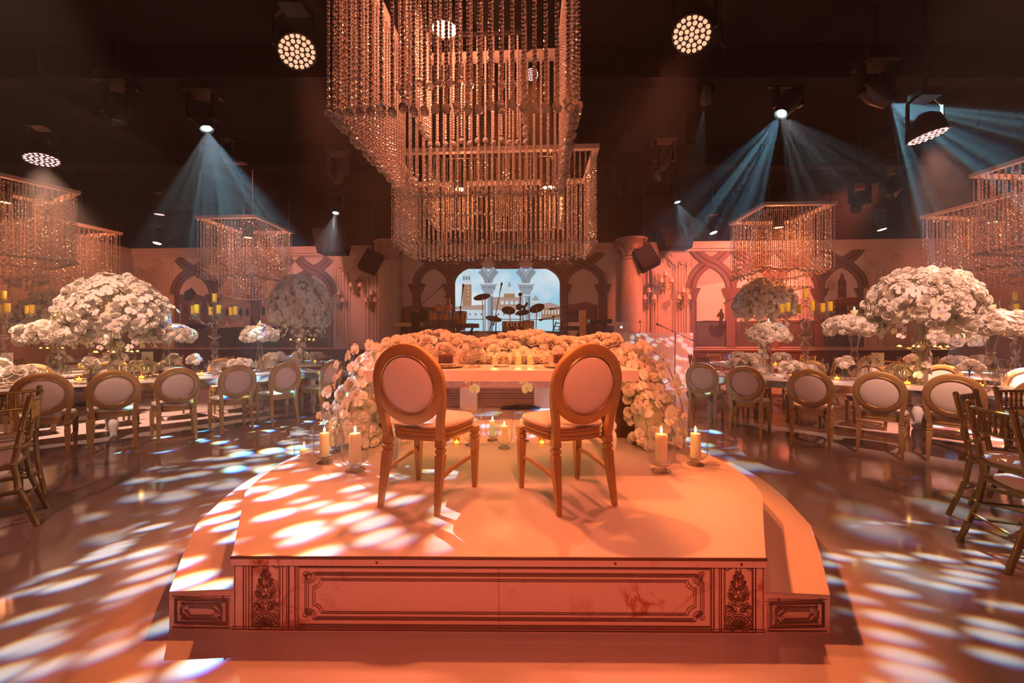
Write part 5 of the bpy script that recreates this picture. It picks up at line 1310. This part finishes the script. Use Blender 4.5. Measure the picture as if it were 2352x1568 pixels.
t = thing('shelf_table', 'small white side table under the left edge flowers', 'table', (-7.75, 6.5, 0)); mb = MB(); mb.lathe([(.9, .73), (.9, .755), (.001, .755)], 28); mb.build('tabletop', M['white'], t); mb = MB(); mb.lathe([(.25, 0), (.25, .03), (.05, .05), (.05, .73)], 12); mb.build('pedestal', M['brown'], t)
t = copy_tree(t, (7.4, 6.2, 0), 0, 'small white side table under the right edge candelabra'); t.scale = (.75, .75, 1)

# ------------------------------------------------------------------ the band
def sp(px, py, z): return Vector(((px-1176)*z/FPX, z, EYE+(775-py)*z/FPX))
def stand_legs(mb, x, y, z0, r=.28, n=3, a0=.3):
    for k in range(n):
        a = a0+2*math.pi*k/n; mb.tube([(x, y, z0+.22), (x+r*math.cos(a), y+r*math.sin(a), z0+.01)], .010, 5)
def mic_stand(label, base, z0, joint, tail, head, group='microphone stands'):
    t = thing('microphone_stand', label, 'mic stand', (base[0], base[1], z0), 0, group); o = Vector((base[0], base[1], z0))
    mb = MB(); mb.tube([(0, 0, .2), joint-o], .012, 6); mb.build('pole', M['blackm'], t)
    mb = MB(); stand_legs(mb, 0, 0, 0, .32); mb.lathe([(.03, .16), (.035, .2), (.02, .26)], 8); mb.build('tripod', M['blackm'], t)
    mb = MB(); mb.tube([tail-o, head-o], .009, 6); mb.ball(joint-o, .025, 8, 5); mb.tube([tail-o, tail-o+(tail-joint).normalized()*.08], .018, 6); mb.build('boom', M['blackm'], t)
    d = (head-tail).normalized() if tail != joint else (head-joint).normalized()
    mb = MB(); mb.tube([head-o, head-o+d*.13, head-o+d*.14, head-o+d*.20], [.014, .017, .027, .02], 8); mb.build('microphone', M['blackm'], t)
    return t
bz = 9.4
mic_stand('black boom microphone stand on the left of the band stage', sp(966, 745, bz), ST, sp(968, 706, bz), sp(950, 716, bz), sp(1008, 664, bz))
mic_stand('upright microphone stand before the left part of the screen', sp(1056, 745, 9.0), ST, sp(1058, 705, 9.0), sp(1057, 715, 9.0), sp(1062, 672, 9.0))
mic_stand('boom microphone stand crossing the middle of the screen', sp(1137, 745, 9.2), ST, sp(1140, 725, 9.2), sp(1135, 740, 9.2), sp(1149, 668, 9.2))
mic_stand('low boom microphone stand right of the drum kit', sp(1271, 745, 8.9), ST, sp(1271, 727, 8.9), sp(1325, 716, 8.9), sp(1258, 731, 8.9))
mic_stand('thin microphone stand before the printed column right of the screen', sp(1297, 748, 9.6), ST, sp(1297, 704, 9.6), sp(1297, 704, 9.6), sp(1280, 707, 9.6))
mic_stand('black microphone stand on the floor before the white booth', sp(1550, 887, 10.9), 0, sp(1551, 767, 10.9), sp(1588, 780, 10.9), sp(1522, 750, 10.9))
def cymbal(label, px, py, z, rpx, tx, ty, base=None):
    p = sp(px, py, z); r = rpx*z/FPX; q = Quaternion((0, 1, 0), R(tx)) @ Quaternion((1, 0, 0), R(ty)); bx = base if base is not None else px
    t = thing('cymbal_stand', label, 'cymbal', (p.x, p.y, ST), 0, 'cymbals on stands'); h = p.z-ST; dx = (bx-px)*z/FPX
    mb = MB(); mb.lathe([(r, -.01), (r*.6, .004), (r*.2, .012), (r*.16, .03), (.001, .035), (r*.16, .026), (r*.6, .0), (r, -.012)], 24); o = mb.build('cymbal', M['brass'] if rpx < 14 else M['brassd'], t); o.location = (0, 0, h); o.rotation_mode = 'QUATERNION'; o.rotation_quaternion = q
    mb = MB(); mb.tube([(dx, 0, .2), (dx, 0, h*.6), (0, 0, h+.05)], .010, 6); stand_legs(mb, dx, 0, 0, .25); mb.build('stand', M['chrome'], t)
M['brassd'] = principled('dark_cymbal_bronze', (.16, .13, .11), .35, .6)
cymbal('brass cymbal on the left of the band stage, by the congas', 1033, 680, 9.3, 13, 0, -12)
cymbal('dark tilted cymbal high before the left screen column', 1107, 681, 9.3, 20, -13, -14, 1110)
cymbal('dark round cymbal over the drum kit, left of the middle stand', 1168, 712, 9.0, 16, 6, -32, 1176)
cymbal('dark low cymbal over the drum kit, middle', 1200, 717, 9.2, 16, -8, -20, 1206)
cymbal('large dark cymbal over the drum kit, right side', 1233, 707, 9.1, 18, -16, -30, 1231)
cymbal('dark low cymbal left of the drum kit', 1134, 731, 8.9, 19, 10, -18, 1120)
t = thing('clamp_stand', 'tall black stand with clamps behind the drum kit', 'stand', (sp(1195, 745, 9.5).x, 9.5, ST))
mb = MB(); h = sp(0, 676, 9.5).z-ST; mb.tube([(0, 0, .1), (0, 0, h)], .014, 6); stand_legs(mb, 0, 0, 0); mb.build('pole', M['blackm'], t)
mb = MB(); mb.ball((0, 0, h), .05, 8, 5); mb.ball((-.03, 0, h-.3), .08, 8, 5); mb.tube([(0, 0, h-.3), (.12, 0, h-.28), (.17, 0, h-.2)], .03, 6); mb.tube([(.08, 0, h-.3), (.12, 0, h-.42)], .03, 6); mb.build('clamps', M['blackm'], t)
def drum(label, px, py, z, wpx, hpx, mat, tilt=0, taper=1.0, lift=None, grp='drums of the band'):
    k = z/FPX; p = sp(px, py, z); r = wpx*k/2; h = hpx*k
    t = thing('drum', label, 'drum', (p.x, p.y, p.z-h/2), 0, grp); q = Quaternion((1, 0, 0), R(tilt))
    mb = MB(); mb.lathe([(r*taper, 0), (r*(1+taper)/2*1.06, h*.5), (r, h*.97)], 20); o = mb.build('shell', mat, t)
    mb = MB(); mb.lathe([(r*1.04, h*.9), (r*1.04, h), (r*.98, h*1.01), (r*.98, h*.9)], 20); mb.lathe([(r*taper*1.04, 0), (r*taper*1.04, h*.08), (r*taper, h*.08)], 20)
    for i in range(8):
        a = 2*math.pi*i/8; mb.tube([(r*1.05*math.cos(a), r*1.05*math.sin(a), h*.95), (r*1.05*math.cos(a), r*1.05*math.sin(a), h*.6)], .008, 4)
    o2 = mb.build('hoop', M['chrome'], t)
    mb = MB(); mb.lathe([(.001, h*.985), (r*.97, h*.985), (r*.97, h*.975)], 20); o3 = mb.build('drumhead', M['drumskin'], t)
    mb = MB()
    for i in range(3):
        a = 2*math.pi*i/3+.5; mb.tube([(r*.8*taper*math.cos(a), r*.8*taper*math.sin(a), .02), (r*1.1*math.cos(a), r*1.1*math.sin(a), ST-(p.z-h/2)+.005)], .010, 5)
    if p.z-h/2-ST > .02: mb.build('stand', M['chrome'], t)
    if tilt:
        for x in (o, o2, o3): x.rotation_mode = 'QUATERNION'; x.rotation_quaternion = q
M['bronzed'] = principled('dark_drum_lacquer', (.20, .11, .06), .25, .3)
for i, (px, py, w_, h_, l) in enumerate(((1008, 709, 17, 18, 'orange bongo drum, left one of the pair'), (1029, 708, 17, 18, 'orange bongo drum, right one of the pair'))): drum(l, px, py, 9.4, w_, h_, M['wood'], 0, .85)
for i, (px, w_, l) in enumerate(((997, 26, 'tall conga drum, left of the three'), (1023, 24, 'tall conga drum, middle of the three'), (1058, 28, 'tall conga drum, right of the three'))): drum(l, px, 737, 9.2, w_, 44, M['wood'], 0, .75)
drum('dark tom drum, left of the drum kit', 1166, 751, 9.0, 24, 26, M['bronzed'], 8); drum('dark tom drum, middle of the drum kit', 1188, 751, 9.0, 24, 26, M['bronzed'], 8); drum('bronze floor tom on the right of the drum kit', 1213, 750, 8.8, 26, 28, M['brass'], 0)
p = sp(1098, 762, 9.3); t = thing('bass_drum', 'pale bass drum lying before the left screen column', 'drum', (p.x, p.y, ST)); mb = MB(); rr = .30; mb.lathe([(rr, -.2), (rr, .2)], 24); o = mb.build('shell', M['drumskin'], t); o.location = (0, 0, rr+.1); o.rotation_euler = (R(90), 0, 0)
mb = MB(); mb.lathe([(rr*1.03, .17), (rr*1.03, .21), (rr*.97, .21)], 24); mb.lathe([(rr*1.03, -.21), (rr*1.03, -.17)], 24, cap=False); o = mb.build('hoop', M['chrome'], t); o.location = (0, 0, rr+.1); o.rotation_euler = (R(90), 0, 0)
mb = MB(); mb.box((0, 0, .06), (.3, .3, .12)); mb.build('cradle', M['blackm'], t, smooth=False)
def keyboard(label, px0, px1, py, z, mat, deep=.32):
    k = z/FPX; p = sp((px0+px1)/2, py, z); w_ = (px1-px0)*k; t = thing('keyboard', label, 'keyboard', (p.x, p.y, ST)); h = p.z-ST
    mb = MB(); mb.box((0, 0, h), (w_, deep, .09)); mb.build('body', M['blackm'], t, smooth=False)
    mb = MB(); mb.box((0, -deep/2-.004, h), (w_*.97, .008, .075)); mb.build('back_panel', mat, t, smooth=False)
    kb = MB(); kb.box((0, 0, 0), (.018, .13, .012)); km = kb.mesh('key', M['card'], False); n = min(44, int((w_-.2)/.024))
    for i in range(n): place('key', km, t, ((i-n/2)*.024, .06, h+.05))
    mb = MB()
    for s in (-1, 1):
        mb.tube([(-s*w_*.28, -.1, h-.05), (s*w_*.28, -.1, .02)], .016, 6); mb.tube([(-s*w_*.28, .1, h-.05), (s*w_*.28, .1, .02)], .016, 6)
        mb.tube([(s*w_*.28, -.2, .015), (s*w_*.28, .2, .015)], .016, 6)
    mb.build('cross_stand', M['blackm'], t); return t
M['kpanel'] = principled('keyboard_gold_panel', (.38, .27, .10), .4, .3)
keyboard('long stage keyboard with gold back panel on the left of the stage', 906, 1000, 746, 8.7, M['kpanel']); keyboard('dark stage keyboard behind the music stand', 1035, 1100, 748, 8.9, M['blackm']); keyboard('dark stage keyboard right of the screen', 1285, 1345, 754, 8.6, M['blackm'], .3)
keyboard('upper dark keyboard on the right of the stage near the laptop', 1352, 1402, 738, 8.9, M['blackm'], .34)
p = sp(1012, 752, 8.3); t = thing('music_stand', 'black perforated music stand in front of the congas', 'music stand', (p.x, p.y, ST)); h = p.z-ST; w_ = 76*8.3/FPX
mb = MB(); nx, nz = 11, 6; dx, dz = w_/nx, .032*1.0; hh = nz*.05
for i in range(nx+1): mb.box((-w_/2+i*dx, 0, h), (dx*.55, .006, hh))
for j in range(nz+1): mb.box((0, .001, h-hh/2+j*.05), (w_, .006, .028))
o = mb.build('perforated_desk', M['blackm'], t, smooth=False)
mb = MB(); mb.tube([(0, .03, .2), (0, .03, h)], .014, 6); stand_legs(mb, 0, .03, 0); mb.build('pole', M['blackm'], t)
p = sp(955, 765, 8.5); t = thing('lyric_prompter', 'tall dark narrow panel standing before the left keyboard', 'panel', (p.x, p.y, ST)); mb = MB(); mb.box((0, 0, .55), (.17, .06, 1.06+.0)); mb.build('panel', M['black'], t, smooth=False); mb = MB(); mb.box((0, 0, .015), (.3, .25, .03)); mb.build('base', M['blackm'], t, smooth=False)
p = sp(977, 742, 9.3); t = thing('monitor_box', 'black monitor loudspeaker box on a pole, left on the band stage', 'speaker', (p.x, p.y, ST)); mb = MB(); mb.box((0, 0, p.z-ST+.16), (.22, .2, .32)); mb.build('cabinet', M['black'], t, smooth=False); mb = MB(); mb.tube([(0, 0, 0), (0, 0, p.z-ST)], .02, 6); stand_legs(mb, 0, 0, 0); mb.build('pole', M['blackm'], t)
p = sp(1338, 776, 8.3); t = thing('wooden_post', 'brown wooden post standing right of the screen', 'post', (p.x, p.y, ST)); hh = sp(0, 712, 8.3).z-ST; mb = MB(); mb.box((0, 0, hh/2), (.13, .10, hh)); mb.build('shaft', M['wood'], t, smooth=False); mb = MB(); mb.box((0, 0, .02), (.3, .3, .04)); mb.build('base', M['wood'], t, smooth=False)
p = sp(1319, 754, 9.4); t = thing('cajon_box', 'pale orange box drum behind the wooden post', 'box', (p.x, p.y, ST)); hh = sp(0, 740, 9.4).z-ST; mb = MB(); mb.box((0, 0, hh/2), (.26, .3, hh)); mb.build('body', M['shade'], t, smooth=False); mb = MB(); mb.lathe([(.001, 0), (.05, .003)], 12); o = mb.build('sound_hole', M['black'], t); o.location = (0, -.152, hh*.5); o.rotation_euler = (R(90), 0, 0)
t = thing('ladder_rack', 'small striped rack of slats right of the drum kit', 'rack', (sp(1268, 765, 9.3).x, 9.3, ST)); h = sp(0, 738, 9.3).z-ST
mb = MB(); mb.tube([(-.22, 0, 0), (.10, 0, h)], .014, 5); mb.tube([(.05, 0, 0), (.24, 0, h)], .014, 5); mb.build('frame', M['blackm'], t)
for i in range(12):
    f = (i+.5)/12; mb = MB(); x0 = -.22+.32*f; x1 = .05+.19*f; mb.box(((x0+x1)/2, 0, f*h), (x1-x0, .03, .02)); mb.build('slat', M['blackm'], t, smooth=False)

# booth, laptop
bp = sp(1500, 884, 11.4); BH = sp(0, 764, 11.4).z
t = thing('white_booth', 'white front panel booth right of the stage, washed with rippled light', 'booth', (bp.x, bp.y, 0), 0)
k = 11.4/FPX; w_ = 182*k
mb = MB(); mb.box((0, 0, BH/2), (w_, .05, BH)); mb.build('front_panel', M['white'], t, smooth=False)
mb = MB(); mb.box((0, .165, BH-.02), (w_, .29, .04)); mb.build('top', M['white'], t, smooth=False)
for s in (-1, 1):
    mb = MB(); mb.box((s*(w_/2-.02), .165, BH/2-.02), (.04, .28, BH-.04)); mb.build('side_panel', M['white'], t, smooth=False)
lp = sp(1425, 763, 11.5); t = thing('laptop', 'open silver laptop with a glowing logo on the white booth', 'laptop', (lp.x, lp.y-.09, BH), R(4)); 
mb = MB(); mb.box((0, .12, .008), (.44, .25, .016)); mb.build('base', M['frame'], t, smooth=False)
mb = MB(); mb.box((0, 0, .16), (.44, .010, .30)); ld_ = mb.build('lid', M['frame'], t, smooth=False)
mb = MB(); out = []
for i in range(28):
    a = 2*math.pi*i/28; r = .030*(1+.10*math.cos(2*a)*.6); x, z = r*math.cos(a), r*.95*math.sin(a)
    if x > .018 and abs(z) < .014: x = .030-.012*math.cos(z/.014*1.57)
    if z > .02 and abs(x) < .012: z -= .005*(1-abs(x)/.012)
    if z < -.02 and abs(x) < .010: z += .004*(1-abs(x)/.010)
    out.append((x, -.0062, .16+z))
mb.add(out, [tuple(range(28))]); mb.add([(0, -.0062, .192), (.004, -.0062, .204), (.013, -.0062, .210), (.010, -.0062, .198)], [(0, 1, 2, 3)]); mb.build('glowing_logo', M['lenswhite'], ld_, smooth=False)
t = thing('gooseneck_microphone', 'small microphone on a thin stem beside the laptop', 'microphone', (sp(1469, 763, 11.6).x, 11.56, BH)); mb = MB(); mb.lathe([(.05, 0), (.05, .015), (.01, .02)], 10); mb.build('base', M['blackm'], t); mb = MB(); mb.tube([(0, 0, .02), (.01, 0, .2), (0, 0, .30)], .008, 5); mb.lathe([(.014, .29), (.028, .31), (.02, .36)], 8); mb.build('stem', M['blackm'], t)
# white cubes and cables behind the couple table
for px, py, l in ((1076, 941, 'left one of the white cubes on the floor before the stage'), (1246, 936, 'right one of the white cubes on the floor before the stage')):
    p = sp(px, py, 910*EYE/(py-775)); t = thing('white_cube', l, 'cube', (p.x, p.y+.16, 0), 0, 'white cubes before the stage'); mb = MB(); mb.box((0, 0, .185), (.32, .32, .37)); mb.build('body', M['white'], t, smooth=False); mb = MB(); mb.box((0, 0, .375), (.325, .325, .012)); mb.build('lid', M['white'], t, smooth=False)
for k, (x, y, r, l) in enumerate(((-.05, 7.45, .10, 'small coil of black cable on the floor before the stage'), (.22, 7.5, .20, 'large coil of black cable on the floor before the stage'))):
    mb = MB(); pts = []
    for i in range(70):
        a = i*.42; q = r*(1+.25*math.sin(i*.9)); pts.append((x+q*math.cos(a)*1.3, y+q*math.sin(a)*.6, .012+.0006*i))
    mb.tube(pts, .011, 5); tag(mb.build('cable_coil', M['black']), l, 'cable', 'cable coils before the stage')

# ------------------------------------------------------------------ haze of the room
hz = bpy.data.materials.new('room_haze'); hz.use_nodes = True; nt = hz.node_tree; nt.nodes.remove(nt.nodes['Principled BSDF'])
vs = nt.nodes.new('ShaderNodeVolumeScatter'); vs.inputs['Density'].default_value = .0065; vs.inputs['Anisotropy'].default_value = .25; vs.inputs['Color'].default_value = (1, .97, .95, 1)
nt.links.new(vs.outputs[0], nt.nodes['Material Output'].inputs['Volume'])
mb = MB(); mb.box((0, 4.2, 2.99), (39, 19, 5.96)); hzo = mb.build('room_haze', hz, smooth=False); hzo['kind'] = 'stuff'; hzo['label'] = 'thin stage haze filling the hall'; hzo['category'] = 'haze'
